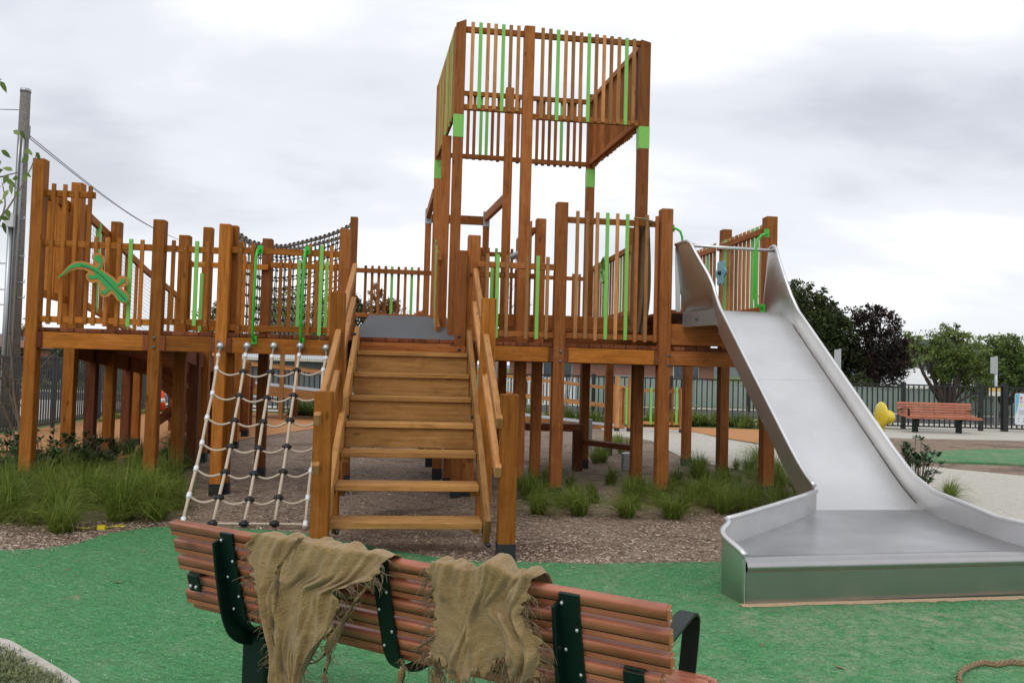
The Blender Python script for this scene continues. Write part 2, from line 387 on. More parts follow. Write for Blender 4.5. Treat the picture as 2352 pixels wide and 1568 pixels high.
# behind it
rail_panel(9.5, 1100, 1236, 629, 775, [(*Z4(481, 597), 'g'), (*Z4(505, 595), 'b'), (*Z4(560, 600), 'b'), (*Z4(660, 610), 'b')], 770, wood_s=WR)
rail_panel(11.3, 1100, 1200, 582, 730, [(*Z4(400, 447), 'b'), (*Z4(455, 450), 'b'), (*Z4(513, 453), 'g'), (*Z4(572, 455), 'b'), (*Z4(628, 458), 'b')], 735, wood_s=WR, wood_r=WR)
rail_panel(13.0, 1235, 1345, 636, 727, [(*Z4(940, 632), 'b'), (*Z4(1078, 640), 'b'), (*Z4(1125, 643), 'b')], 732, wood_s=WR, wood_r=WR)
rail_panel(11.45, 823, 986, 620, 723, [(*Z2(1316, 575), 'b'), (*Z2(1365, 577), 'b'), (*Z2(1414, 578), 'b'), (*Z2(1464, 580), 'b'), (*Z2(1511, 583), 'g'), (*Z2(1560, 585), 'b'), (*Z2(1610, 586), 'b'), (*Z2(1658, 588), 'g'), (*Z2(1707, 590), 'b')], 728, wood_s=WR, wood_r=WR, back=True)
uQ = P[9][1]
side_panel(uQ-.02, 9.5, 11.0, ZU+1.0, ZD+.12, 12, (1, 7, 9), ZU+1.12, ZD+.02, outer=-1)
side_panel(uFL-.10, 9.35, 10.7, ZD+.95, ZD+.15, 8, (1, 3, 6), ZD+1.05, ZD+.1, outer=-1, zU1=ZU+.95, zL1=ZU+.12)
# railing either side of the slide platform
uS = P[14][1]; zsr = zp(1758, 531, 8.8)
side_panel(uS-.0, 8.85, 10.2, zsr, ZU+.06, 11, (1, 2, 9), zsr+.09, ZU-.02, outer=1, slw=.07)
side_panel(uS-.02, 10.28, 11.7, zsr, ZU+.06, 11, (2, 8), zsr+.09, ZU-.02, outer=1, slw=.07)
uI = fp(1440, 600, 9.7)[0]
side_panel(uI, 9.6, 12.0, zp(1440, 578, 9.8), ZU+.02, 17, (1, 3, 10), zp(1440, 568, 9.8), ZU-.05, outer=1)
post(1444, 522, 10.4, .10, m=WR, slv=False, z0=ZU-.25)
# left end: mesh sided ramp rail going back and down
b = MB()
r0 = at(105, 444, 8.7); r1 = at(207, 500, 9.9); r2 = at(336, 622, 12.9); r3 = at(420, 690, 15.2)
for a, c in ((r0, r1), (r1, r2), (r2, r3)):
    b.beam(a, c, .05, .10); d = Vector((0, 0, 1.12)); b.beam(a-d, c-d, .05, .08)
    for k in range(1, 5):
        q = a.lerp(c, k/5); b.beam(q-d, q, .04, .05, m=0)
sr = b.build('ramp_railing', WG, fort, bevel=.003)
wm = MB()
for a, c in ((r1, r2), (r2, r3)):
    for k in range(40):
        q = a.lerp(c, k/40); wm.beam(q-Vector((0, 0, 1.1)), q-Vector((0, 0, .05)), .003, .003)
    for k in range(18):
        d = Vector((0, 0, .06+k*.06)); wm.beam(a-d, c-d, .003, .003)
wm.build('wire_mesh', BOLT, sr)
for q in (r1.lerp(r2, .12), r1.lerp(r2, .62)):
    g = MB(); g.beam(q-Vector((-.02, .03, 1.15)), q-Vector((-.02, .03, -.02)), .05, .05); x = g.build('slat', GREEN, sr); x['label'] = 'lime green painted slat'
b = MB()
for k in range(4):
    q = r0.lerp(r1, .15+k*.2); b.beam(q-Vector((0, 0, 1.15)), q+Vector((0, 0, .0)), .11, .03)
b.build('board_panel', WG, fort, bevel=.003)
b = MB()
for (x0, x1, y0, y1, Y) in ((152, 176, 0, 0, 9.6), (180, 203, 0, 0, 9.6)):
    q0 = at(x0+12, 470, Y)
    b.beam(Vector((q0.x, q0.y, ZD+.05)), q0, .13, .03)
b.build('board_panel', WG, fort, bevel=.003)
# ---------------------------------------------------------------- decks and beams
def deck(u0, u1, v0, v1, z, name='deck_planks', pw=.14, m=None, parent=None):
    b = MB(); n = max(1, round((u1-u0)/pw)); w_ = (u1-u0)/n
    for k in range(n):
        b.beam(W(u0+w_*(k+.5), v0+random.uniform(-.006, .006), z-.02), W(u0+w_*(k+.5), v1, z-.02), w_-.006, .042, side=W(1, 0, 0)-W(0, 0, 0))
    return b.build(name, m or WD, parent or fort, bevel=.003)
def hb(u0, v0, u1, v1, z, h=.165, t=.05, m=None, name='beam'):
    b = MB(); b.beam(W(u0, v0, z), W(u1, v1, z), t, h); return b.build(name, m or WG, fort, bevel=.004)
u1_, u3, u4, u6 = P[1][1], P[3][1], P[4][1], P[6][1]
u7, u8, u10, u11, u14 = P[7][1], P[8][1], P[10][1], P[11][1], P[14][1]
deck(u1_+.05, u6+.1, FV+.03, 9.95, ZD)
zb_ = ZD-.13
for a, c, m in ((u1_, u3, WG), (u3, u4, WG), (u4, u6, WG), (u6+.1, u7, WR), (u8, u10, WG), (u10, u11, WG)):
    hb(a+.10, FV+.045, c+.02, FV+.045, zb_, m=m)
    for uu in (a+.14, c-.025):
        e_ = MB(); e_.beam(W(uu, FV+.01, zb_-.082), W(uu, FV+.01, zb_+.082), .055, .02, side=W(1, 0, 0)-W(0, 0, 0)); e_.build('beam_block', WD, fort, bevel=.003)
hb(u11+.13, FV+.045, u14+.02, FV+.045, zb_, m=WR)
hb(u11+.13, FV+.06, u14+.02, FV+.06, ZD+.14, h=.24, m=WR)
deck(u6+.1, u8, FV+.02, 9.2, ZD)
deck(u8, u14+.1, FV+.03, 9.6, ZD)
deck(u11+.14, u14+.1, FV+.02, 11.8, ZU)
deck(uI-1.3, uI+.9, 10.4, 12.4, ZU)
deck(uFL, uFR, 9.2, 11.3, ZD+.004)
hb(u8, 9.7, u11+.2, 9.7, ZU-.12, m=WR); hb(uI-1.3, 10.36, uI+.9, 10.36, ZU-.12, m=WR)
hb(u7-.4, 10.42, u14, 10.42, ZD+.10, h=.27, m=WR); hb(uI-1.3, 12.5, u14, 12.5, ZU-.1, h=.2, m=WR)
# joists under the decks
b = MB()
for u in (u1_+.06, (u1_+u3)/2, u3+.06, u4+.06, (u4+u6)/2, u6+.02):
    b.beam(W(u, FV+.08, ZD-.12), W(u, 9.9, ZD-.12), .05, .15)
b.beam(W(u1_, 9.9, ZD-.12), W(u6, 9.9, ZD-.12), .05, .16)
for u in (u7+.3, u8+.3, u10, (u10+u11)/2, u11, u14): b.beam(W(u, FV+.08, ZD-.12), W(u, 11, ZD-.12), .05, .15)
b.beam(W(u7, 9.6, ZD-.12), W(u14, 9.6, ZD-.12), .05, .16); b.beam(W(u7, 11.1, ZD-.12), W(u14, 11.1, ZD-.12), .05, .16)
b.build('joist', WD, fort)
# bolts on the front posts
for px, ys in ((578, ()), ):
    pass
for (x, y) in (Z1(1131, 1504), (353.4, 797), Z4(986, 1213), Z4(981, 1284), Z4(1780, 1241), Z4(1778, 1310), (502, 784)):
    u, z = fp(x, y, FV-.005); g = MB(); g.ball(W(u, FV-.005, z), .017, seg=10, ring=6, sc=(1, .6, 1)); g.build('bolt', BOLTL if y > 830 and x < 1290 else BOLT, fort)
# more posts under the fort
for (x, yb, v, top, m) in ((303, 1000, 13.4, ZD-.1, WG), (456, 1055, 11.3, ZD-.1, WG), (528, 1000, 14.3, 1.5, WR), (557, 992, 15.2, 1.4, WR),
                           (1187, 0, 10.2, ZD-.1, WR), (1393, 0, 12.9, ZD-.1, WR), (1335, 0, 11.6, ZD, WR), (1180, 0, 11.4, ZD, WR), (1462, 0, 0, 0, None), (1056, 0, 10.6, ZD, WR), (1020, 0, 11.6, ZD, WR)):
    if m is None: continue
    post(x, 900, v, .12, m=m, top=top)
# seat and step beams under the tower
b = MB()
q0 = fp(1205, 985, 11.0); b.beam(W(fp(1205, 985, 11)[0], 11, .60), W(fp(1340, 985, 11)[0], 11, .60), .30, .10, side=W(0, 1, 0)-W(0, 0, 0))
b.beam(W(fp(1345, 1018, 10.9)[0], 10.9, .40), W(fp(1455, 1018, 10.2)[0], 10.2, .40), .14, .07, side=W(0, 1, 0)-W(0, 0, 0))
b.build('crawl_step', WD, fort, bevel=.004)
b = MB(); u_ = fp(1327, 1000, 10.9)[0]; b.beam(W(u_, 10.9, 0), W(u_, 10.9, .58), .13, .13); b.build('step_leg', WD, fort, bevel=.004)
b = MB()
for (x, y0, y1, v) in ((1349, 962, 1030, 11.55), (1440, 1040, 1095, 11.0), (1198, 1070, 1170, 9.4), (1020, 1030, 1085, 10.4)):
    u, zt_ = fp(x, y0, v); b.beam(W(u, v, max(0, zp(x, y1, v))), W(u, v, zt_), .13, .13, side=W(1, 0, 0)-W(0, 0, 0))
b.build('steel_shoe', GALV, fort, bevel=.003)
# cross braces under the left walk
b = MB()
for (xa, ya, xb, yb) in ((360, 850, 455, 925), (372, 880, 460, 965), (350, 975, 460, 900), (375, 945, 470, 1010)):
    b.beam(W(fp(xa, ya, 12.2)[0], 12.2, zp(xa, ya, 12.2)), W(fp(xb, yb, 12.2)[0], 12.2, zp(xb, yb, 12.2)), .05, .13, side=W(0, 1, 0)-W(0, 0, 0))
b.build('cross_brace', WR, fort, bevel=.004)
# first ramp (going back from the left end) and second ramp (running right behind the fort)
b = MB()
ra = W(u1_-.1, 9.9, 1.62); rb = Vector((-7.3, 18.2, 1.02)); rs = Vector((1.3, .1, 0))
for k in range(40):
    q = ra.lerp(rb, (k+.5)/40); b.beam(q, q+rs, .2, .035, side=(rb-ra).normalized())
b.beam(ra-Vector((0, 0, .12)), rb-Vector((0, 0, .12)), .05, .2); b.beam(ra+rs-Vector((0, 0, .12)), rb+rs-Vector((0, 0, .12)), .05, .2)
for k in range(5):
    q = ra.lerp(rb, .1+k*.2); b.beam(Vector((q.x, q.y, 0)), q, .12, .12); q = q+rs; b.beam(Vector((q.x, q.y, 0)), q, .12, .12)
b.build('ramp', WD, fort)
RUB = plain('grey_rubber_mat', (.085, .09, .10), .8, nz=.12, nscale=18, bumpy=.2)
GREYD = plain('grey_walk_surface', (.33, .34, .36), .8, nz=.08, nscale=20)
ra = Vector((-7.3, 19.2, .92)); rb = Vector((2.75, 19.2, .01)); rs = Vector((0, 1.3, 0))
b = MB(); q = [ra, rb, rb+rs, ra+rs]; b.poly([x+Vector((0, 0, .03)) for x in q]); b.build('ramp_surface', GREYD, fort)
b = MB()
for o_ in (Vector((0, 0, 0)), rs):
    b.beam(ra+o_-Vector((0, 0, .1)), rb+o_-Vector((0, 0, .1)), .05, .24)
    b.beam(ra+o_+Vector((0, 0, .95)), rb+o_+Vector((0, 0, .95)), .05, .07); b.beam(ra+o_+Vector((0, 0, .5)), rb+o_+Vector((0, 0, .5)), .05, .07)
    for k in range(7):
        q = ra.lerp(rb, k/6)+o_; b.beam(Vector((q.x, q.y, 0)), q+Vector((0, 0, 1.05)), .1, .1)
b.build('ramp_railing', WL, fort, bevel=.004)
wm = MB()
for k in range(90):
    q = ra.lerp(rb, k/180)+rs; wm.beam(q+Vector((0, -.03, .05)), q+Vector((0, -.03, .9)), .004, .004)
for k in range(12):
    q = ra+rs; wm.beam(q+Vector((0, -.03, .08+k*.07)), ra.lerp(rb, .5)+rs+Vector((0, -.03, .08+k*.07)), .004, .004)
wm.build('wire_mesh', BLACKR, fort)
# grey rubber ramp up from the stair head
b = MB(); ur0, ur1 = fp(812, 779, FV+.1)[0], fp(1046, 779, FV+.1)[0]
b.beam(W(0, 0, 0), W(0, 0, 1), .01, .01); b = MB()
pts = [W(ur0, FV+.06, ZD+.004), W(ur1, FV+.06, ZD+.004), W(ur1, 11.4, ZU+.004), W(ur0, 11.4, ZU+.004)]
b.plate(pts, (0, 0, -.03)); b.build('rubber_ramp', RUB, fort)
# ---------------------------------------------------------------- staircase
st = []
V1, V7 = 5.88, 8.17
uL = (fp(771.4, 1199.6, V1)[0] + fp(809, 806, V7)[0])/2; uR = (fp(1125.3, 1199.5, V1)[0]+fp(1062, 812, V7)[0])/2
print('stair', fp(771.4, 1199.6, V1), fp(1125.3, 1199.5, V1), fp(809, 806, V7), fp(1062, 812, V7))
stair = MB(); X = W(1, 0, 0)-W(0, 0, 0); Yv = W(0, 1, 0)-W(0, 0, 0)
ztr = [.25+.2183*k for k in range(7)]; vtr = [V1+.382*k for k in range(7)]
stair_base = MB(); stair_base.beam(W(uL-.03, V1+.3, .05), W(uL-.03, V1+.34, .06), .01, .01)
sp0, sp1 = W(0, V1-.06, .20), W(0, FV+.0, 1.74)
b = MB()
for u in (uL-.03, uR+.03):
    b.beam(W(u, V1-.05, .19), W(u, FV-.02, 1.72), .05, .23, side=X)
stairs = b.build('staircase', WS, fort, bevel=.004)
for k in range(7):
    b = MB()
    for j in range(2): b.beam(W(uL, vtr[k]+.075+j*.15, ztr[k]-.022), W(uR, vtr[k]+.075+j*.15, ztr[k]-.022), .145, .045, side=Yv, tint=.55+random.uniform(-.2, .3))
    b.build('tread', WS, stairs, bevel=.004)
    b = MB()
    if k >= 3: b.beam(W(uL, vtr[k]+.05, ztr[k]-.135), W(uR, vtr[k]+.05, ztr[k]-.135), .04, .175, side=Yv, tint=.45); b.build('riser', WS, stairs, bevel=.003)
    for u in (uL+.04, uR-.04):
        b = MB(); b.beam(W(u, vtr[k]+.06, ztr[k]-.07), W(u, vtr[k]+.26, ztr[k]-.07), .045, .045); b.build('tread_bracket', WS, stairs)
hb(uL, FV-.04, uR, FV-.04, ZD-.13, h=.11, t=.04, m=WR)
# newel posts of the stair
NL = post(722, 898, 5.72, .128, m=WG); NR = post(1153, 905, 5.72, .128, m=WG)
ML_ = post(759, 669, 7.0, .128, m=WG, slv=False); MR_ = post(1108, 684, 7.0, .13, m=WG, slv=False)
# handrails
for (a, c) in (((1145, 972), (1067, 622)), ((1142, 1084), (1065, 698))):
    for sgn in (1, -1):
        uu = uR+.085 if sgn > 0 else uL-.085
        za = zp(a[0], a[1], 5.72); zc_ = zp(c[0], c[1], FV-.05)
        b = MB(); b.beam(W(uu, 5.70, za), W(uu, FV+.02, zc_), .05, .09, side=X); b.build('handrail', WL, stairs, bevel=.005)
b = MB()
for (x, y, v) in (Z8(1275, 1375)+(V1-.02,), Z8(1275, 1470)+(V1-.02,), Z8(282, 1385)+(V1-.02,), Z8(348, 628)+(7.2,), Z8(1170, 630)+(7.2,), Z8(398, 90)+(8.3,), Z8(396, 180)+(8.3,), Z8(1083, 108)+(8.3,), Z8(1083, 195)+(8.3,)):
    u, z = fp(x, y, v); b.ball(W(u, v, z), .02, seg=10, ring=6)
b.build('bolt', plain('dark_blue_plastic_cap', (.012, .016, .03), .4), stairs)
# short side rails at the stair head
b = MB()
b.beam(W(uR+.06, FV+.1, 2.42), W(uR+.02, TV+.3, 2.62), .05, .09, side=X); b.beam(W(uR+.06, FV+.1, 1.86), W(uR+.02, TV+.3, 1.95), .05, .09, side=X)

b.build('handrail', WR, fort, bevel=.004)
# ---------------------------------------------------------------- play panels on the fort
gz = [(428,1055),(470,1020),(500,985),(545,957),(600,950),(650,965),(700,988),(722,985),(735,965),(722,945),(700,935),(683,905),(700,912),(700,890),(715,905),(725,888),(730,905),(748,893),(738,915),(752,925),(750,960),(738,990),(725,1000),(770,1030),(820,1065),(855,1105),(870,1105),(885,1090),(880,1070),(890,1080),(893,1060),(905,1078),(925,1068),(912,1085),(928,1092),(905,1098),(880,1115),(865,1125),(870,1140),(910,1170),(935,1195),(943,1225),(930,1243),(905,1243),(875,1225),(855,1195),(840,1165),(820,1150),(800,1155),(785,1175),(770,1180),(765,1195),(758,1175),(740,1180),(752,1165),(738,1155),(760,1155),(775,1145),(795,1140),(780,1130),(750,1105),(735,1080),(715,1062),(700,1070),(680,1065),(672,1078),(665,1062),(648,1070),(655,1055),(638,1048),(655,1045),(650,1030),(670,1042),(690,1045),(700,1035),(690,1015),(670,1000),(620,985),(575,980),(520,995),(480,1025),(440,1060)]
bz = [(422,1062),(465,1015),(500,975),(545,943),(600,938),(655,950),(700,972),(695,950),(680,925),(678,895),(700,880),(735,880),(762,905),(768,935),(758,970),(752,1000),(785,1025),(830,1055),(858,1082),(868,1055),(890,1043),(925,1050),(945,1075),(942,1105),(920,1125),(892,1135),(925,1160),(948,1195),(950,1235),(928,1253),(895,1250),(860,1228),(835,1188),(820,1178),(800,1197),(770,1207),(740,1197),(733,1165),(738,1135),(723,1108),(713,1092),(690,1102),(660,1097),(635,1072),(630,1040),(648,1018),(620,1002),(575,997),(520,1010),(475,1042),(430,1070)]
def outline(pts, v, zf):
    r = []
    for p in pts:
        x, y = zf(*p); u, z = fp(x, y, v); r.append(W(u, v, z))
    return r
OCH = plain('ochre_plastic_edge', (.48, .20, .035), .5)
LIZ = plain('lizard_green_plastic', (.03, .33, .075), .4)
DKG = plain('engraved_dark_green', (.008, .09, .03), .5)
b = MB(); b.plate(outline(bz, FV-.035, Z1), W(0, .012, 0)-W(0, 0, 0), 0); liz = b.build('lizard_panel', OCH, fort)
liz['label'] = 'green lizard play panel with ochre border'
b = MB(); b.plate(outline(gz, FV-.041, Z1), W(0, .006, 0)-W(0, 0, 0), 0); b.build('lizard_figure', LIZ, liz)
b = MB(); sp = outline([(590, 968), (640, 985), (690, 1005), (740, 1040), (790, 1090), (840, 1140), (890, 1190), (920, 1222)], FV-.042, Z1)
b.tube(sp, .004, n=5); b.build('spine_line', DKG, liz)
b = MB(); cx = fp(*Z1(385, 970), 9.5); 
b.plate([W(cx[0]+.03, 9.0+cos(a)*.07, cx[1]+sin(a)*.15) for a in [2*pi*k/14 for k in range(14)]], W(-.015, 0, 0)-W(0, 0, 0)); b.build('leaf_panel', plain('leaf_green', (.25, .48, .12), .5), fort)
# blue flower and green wheel
fc = fp(1653, 627, 9.3); b = MB(); pts = []
uf = uS-.06
cz = zp(1653, 627, 9.9); cv = 9.9
for k in range(60):
    a = 2*pi*k/60; r = .155+.025*cos(6*a); pts.append(W(uf, cv+cos(a)*r, cz+sin(a)*r))
b.plate(pts, W(-.02, 0, 0)-W(0, 0, 0)); fl = b.build('flower_panel', plain('pale_blue_plastic', (.16, .42, .50), .45), fort); fl['label'] = 'pale blue flower shaped play panel'
b = MB(); b.ball(W(uf-.03, cv, cz), .03); b.build('flower_centre', BLACKR, fl)
b = MB(); wu = uI-.08; wz = zp(1400, 607, 10.0)
b.tube([W(wu, 10.6+cos(a)*.17, wz+sin(a)*.17) for a in [2*pi*k/24 for k in range(24)]], .022, close=True)
for k in range(3): b.tube([W(wu, 10.6, wz), W(wu, 10.6+cos(k*2.09)*.17, wz+sin(k*2.09)*.17)], .018)
b.build('play_steering_wheel', plain('leaf_green', (.25, .48, .12), .5), fort)
# spyglass
b = MB(); s0 = at(1188, 585, 10.3); s1 = at(1207, 577, 9.95)
b.tube([s0+(s0-s1)*.6, s1], .045, n=14, cap=False); b.tube([s1, s0+(s0-s1)*.5], .037, n=14, m=1, cap=True); b.tube([s0, s0-Vector((0, 0, .35))], .02)
b.build('spyglass', [GALV, BLACKR], fort)
# green grab handles
def handle(pts, r=.015, pl=None):
    b = MB(); b.tube(pts, r, n=10)
    for q in (pts[0], pts[-1]): b.beam(q+Vector((0, .012, -.045)), q+Vector((0, .012, .045)), .055, .01, side=X)
    return b.build('grab_handle', BGREEN, fort)
def fh(l, v0): 
    return [W(fp(x, y, v0)[0], v0-dv, zp(x, y, v0)) for x, y, dv in l]
handle(fh([(597, 573, 0), (594, 576, .06), (592, 592, .09), (584, 768, .09), (583, 778, .05), (583, 781, 0)], FV-.0))
handle(fh([(705, 575, 0), (703, 578, .06), (702, 594, .09), (693, 771, .09), (692, 782, .05), (692, 785, 0)], FV-.0))
gh = lambda l: [at(x, y, Y) for x, y, Y in l]
handle(gh([(1762, 535, 8.75), (1750, 540, 8.7), (1739, 552, 8.66), (1736, 575, 8.65), (1733, 680, 8.65), (1737, 700, 8.67), (1752, 708, 8.75)]))
handle(gh([(1545, 524, 9.8), (1555, 526, 9.78), (1563, 532, 9.76), (1567, 545, 9.75), (1569, 660, 9.75), (1560, 668, 9.8)]))
# ---------------------------------------------------------------- climbing rope net at the left
NT = W(0, FV-.06, 1.55); NB_ = W(0, 6.86, 0.0)
nn = (W(1, 0, 0)-W(0, 0, 0)).cross(NT-NB_).normalized()
def npt(x, y): return hit(x, y, NT, nn)
def z5(x, y): return (367.5+.3126*x, 735+.3126*y)
cols = [[(443,190),(427,262),(415,358),(385,540),(345,718),(308,905),(265,1092),(213,1288),(170,1470)],
        [(640,190),(626,262),(612,380),(583,558),(548,740),(518,930),(478,1118),(433,1305),(388,1492)],
        [(836,190),(822,272),(811,385),(785,572),(755,750),(726,942),(692,1130),(657,1318),(617,1495)],
        [(1031,190),(1021,262),(1005,370),(982,555),(955,738),(932,930),(905,1115),(872,1305),(842,1495)],
        [(1220,205),(1219,282),(1198,370),(1185,560),(1170,745),(1150,930),(1108,1110),(1086,1308),(1068,1500)]]
net = thing('climbing_rope_net', npt(560, 1200), 'beige rope climbing net with black clamps slung from the left deck beam', 'climbing net')
ROPE = plain('beige_rope', (.50, .41, .32), .85, nz=.15, nscale=120)
ROPEW = plain('white_ferrule', (.75, .76, .77), .4)
nodes = [[npt(*z5(x, y)) for x, y in c] for c in cols]
for c in nodes:
    b = MB(); b.tube(c[1:], .0145, n=8); b.build('vertical_rope', ROPE, net)
    b = MB(); q = c[0]; b.ball(q, .042, seg=14, ring=8); b.build('ball_fixing', BOLTL, net)
    b = MB()
    for k in range(5):
        a = q.lerp(c[1], .25+k*.16); d = (c[1]-q).normalized(); sdv = Vector((1, 0, 0)) if k % 2 else Vector((0, 1, 0))
        b.tube([a+d*cos(t)*.016+sdv*sin(t)*.009 for t in [2*pi*j/8 for j in range(8)]], .0032, n=5, close=True)
    b.build('chain', BOLTL, net)
    b = MB(); b.tube([c[1]-(c[2]-c[1])*.12, c[1]+(c[2]-c[1])*.12], .021, n=10); b.build('ferrule', ROPEW, net)
for r in range(2, 9):
    for k in range(4):
        if r == 8 and k == 0: continue
        a, c = nodes[k][r], nodes[k+1][r]
        pts = []
        for j in range(9):
            f = j/8; q = a.lerp(c, f); q.z -= .045*sin(pi*f)*(1.3-f*.4) if r < 8 else .0; pts.append(q)
        b = MB(); b.tube(pts, .0105, n=7); b.build('cross_rope', ROPE, net)
    for k in range(5):
        q = nodes[k][r]; d = (nodes[k][r]-nodes[k][r-1]).normalized()
        b = MB()
        if k in (0, 4): b.tube([q-d*.028, q+d*.028], .022, n=10); b.build('ferrule', ROPEW, net)
        else: b.tube([q-d*.022, q+d*.022], .026, n=10); b.tube([q-Vector((.04, 0, 0)), q+Vector((.04, 0, 0))], .017, n=8); b.build('rope_clamp', BLACKR, net)
# ---------------------------------------------------------------- net bridge behind the left walk
nb = thing('rope_net_bridge', W(-3.4, 12, 1.6), 'sagging grey and black rope net bridge slung between posts behind the left walkway', 'net bridge')
NR_ = plain('grey_net_rope', (.20, .175, .15), .85, nz=.2, nscale=60)
for (v, pts_, nm) in ((11.5, [(545, 535), (575, 556), (600, 563), (650, 567), (700, 557), (740, 546), (780, 531), (806, 518)], 'net_side'),
                      (12.7, [(552, 548), (590, 568), (640, 575), (700, 568), (750, 556), (800, 540)], 'net_side')):
    ctl = [(fp(x, y, v)[0], zp(x, y, v)) for x, y in pts_]
    def zc_at(u):
        for (a, za), (c, zc2) in zip(ctl, ctl[1:]):
            if u <= c: return za+(zc2-za)*(u-a)/(c-a)
        return ctl[-1][1]
    u0, u1 = ctl[0][0], ctl[-1][0]; n = 26; b = MB(); kn = MB()
    zlow = ZD-.05
    us = [u0+(u1-u0)*k/n for k in range(n+1)]
    for r in range(11):
        f = r/10; row = [W(u, v+.02*sin(u*9+r), (zc_at(u)*(1-f)+(zlow+(zc_at(u)-ctl[0][1])*.6)*f)) for u in us]
        b.tube(row, .024 if r == 0 else .0085, n=6)
        for k, q in enumerate(row):
            if r == 0: kn.ball(q+Vector((0, 0, .012)), .026, seg=8, ring=6, sc=(1.0, 1, 1.2))
            else: kn.ball(q, .022, seg=7, ring=5)
            if r: b.tube([prev[k], q], .0085, n=5)
        prev = row
    b.build(nm, NR_, nb); kn.build('net_knots', BLACKR, nb)
# ---------------------------------------------------------------- hessian rag tied on the front rail
# ================================================================ hessian cloth
from mathutils import noise as mnoise
def burlap():
    def f(t, b):
        uv = nd(t, 'ShaderNodeUVMap')
        sx = nd(t, 'ShaderNodeSeparateXYZ'); t.links.new(uv.outputs[0], sx.inputs[0])
        wx = mth(t, 'SINE', mth(t, 'MULTIPLY', sx.outputs[0], 1250.0)); wy = mth(t, 'SINE', mth(t, 'MULTIPLY', sx.outputs[1], 1250.0))
        wv = mth(t, 'MULTIPLY', mth(t, 'ADD', wx, wy), .25)
        mp = nd(t, 'ShaderNodeMapping'); mp.inputs['Scale'].default_value = (1, 1, 1); t.links.new(uv.outputs[0], mp.inputs[0])
        n1 = noise(t, mp.outputs[0], 14, 5, .65); n2 = noise(t, mp.outputs[0], 160, 3, .6)
        h = mth(t, 'ADD', mth(t, 'MULTIPLY', wv, .25), n2)
        c = ramp(t, n1, [(.25, (.20, .13, .055)), (.5, (.33, .225, .10)), (.8, (.46, .33, .165))])
        c = mixc(t, mth(t, 'MULTIPLY', n2, .5), c, (.19, .115, .045))
        t.links.new(c, b.inputs['Base Color']); b.inputs['Roughness'].default_value = .95; b.inputs['Specular IOR Level'].default_value = .1
        b.inputs['Sheen Weight'].default_value = .25
        bump(t, b, mth(t, 'ADD', h, mth(t, 'MULTIPLY', noise(t, mp.outputs[0], 60, 4, .7), 1.5)), .9, .005)
    return mat('hessian', f)
HES = burlap()
# ================================================================ slide
STEEL = None
def steel_build(t, b):
    v = obj_vec(t, (1, 1, 1)); n1 = noise(t, v, 1.4, 3, .5); v2 = obj_vec(t, (60, 3, 3)); n2 = noise(t, v2, 6, 5, .6)
    n3 = noise(t, v, 7, 5, .6, .6)
    c = ramp(t, n1, [(.3, (.66, .655, .65)), (.7, (.78, .78, .79))]); c = mixc(t, mth(t, 'MULTIPLY', n3, .34), c, (.50, .47, .43))
    t.links.new(c, b.inputs['Base Color']); b.inputs['Metallic'].default_value = 1.0
    r = mth(t, 'ADD', mth(t, 'MULTIPLY', n1, .16), mth(t, 'ADD', mth(t, 'MULTIPLY', n2, .10), .30)); t.links.new(r, b.inputs['Roughness'])
    bump(t, b, n2, .05, .002)
STEEL = mat('brushed_steel', steel_build)
PSTEEL = plain('polished_steel', (.42, .41, .41), .30, 1.0, nz=.06, nscale=6)
DSTEEL = plain('dimmed_steel', (.52, .525, .54), .33, 1.0, nz=.12, nscale=3.5)  # darker base colour stands in for the pan's dimmer sky reflection
SAX = radians(9.2); sdn = Vector((sin(SAX), -cos(SAX), 0)); se = Vector((cos(SAX), sin(SAX), 0)); UPV = Vector((0, 0, 1))
O = at(1634, 712, 8.40); O.z = 0; SW = .83
slide = thing('slide', O+Vector((0, -2, 0)), 'wide stainless steel slide from the right end of the fort to a flared run-out', 'slide')
def SP(t, e, z): return O + sdn*(t*.8314 if t > 0 else t) + se*e*(1+.14*max(0, t)/2.55) + UPV*z
prof = [(-.80, 2.108), (-.30, 2.108), (-.03, 2.106), (.06, 2.08), (.18, 2.00), (.32, 1.885), (2.10, .595), (2.25, .495), (2.40, .41), (2.55, .35), (2.72, .305)]
def zprof(t):
    for (a, za), (c, zc_) in zip(prof, prof[1:]):
        if t <= c: return za+(zc_-za)*(t-a)/(c-a)
    return prof[-1][1]
ts = [-.30, -.05, .0, .06, .12, .18, .25, .32] + [.32+(2.10-.32)*k/10 for k in range(1, 11)] + [2.18, 2.25, 2.33, 2.40, 2.48, 2.55, 2.63, 2.72]
def hwall(t):
    k = [(-.8, .74), (-.48, .765), (-.35, .79), (-.28, .755), (-.15, .56), (-.02, .40), (.06, .32), (.15, .255), (.30, .215), (.5, .215), (2.2, .205), (2.72, .185)]
    for (a, za), (c, zc_) in zip(k, k[1:]):
        if t <= c: return za+(zc_-za)*(t-a)/(c-a)
    return .18
b = MB(); tmax = 2.55
tl = [-.5]+[t for t in ts if t <= 2.56]
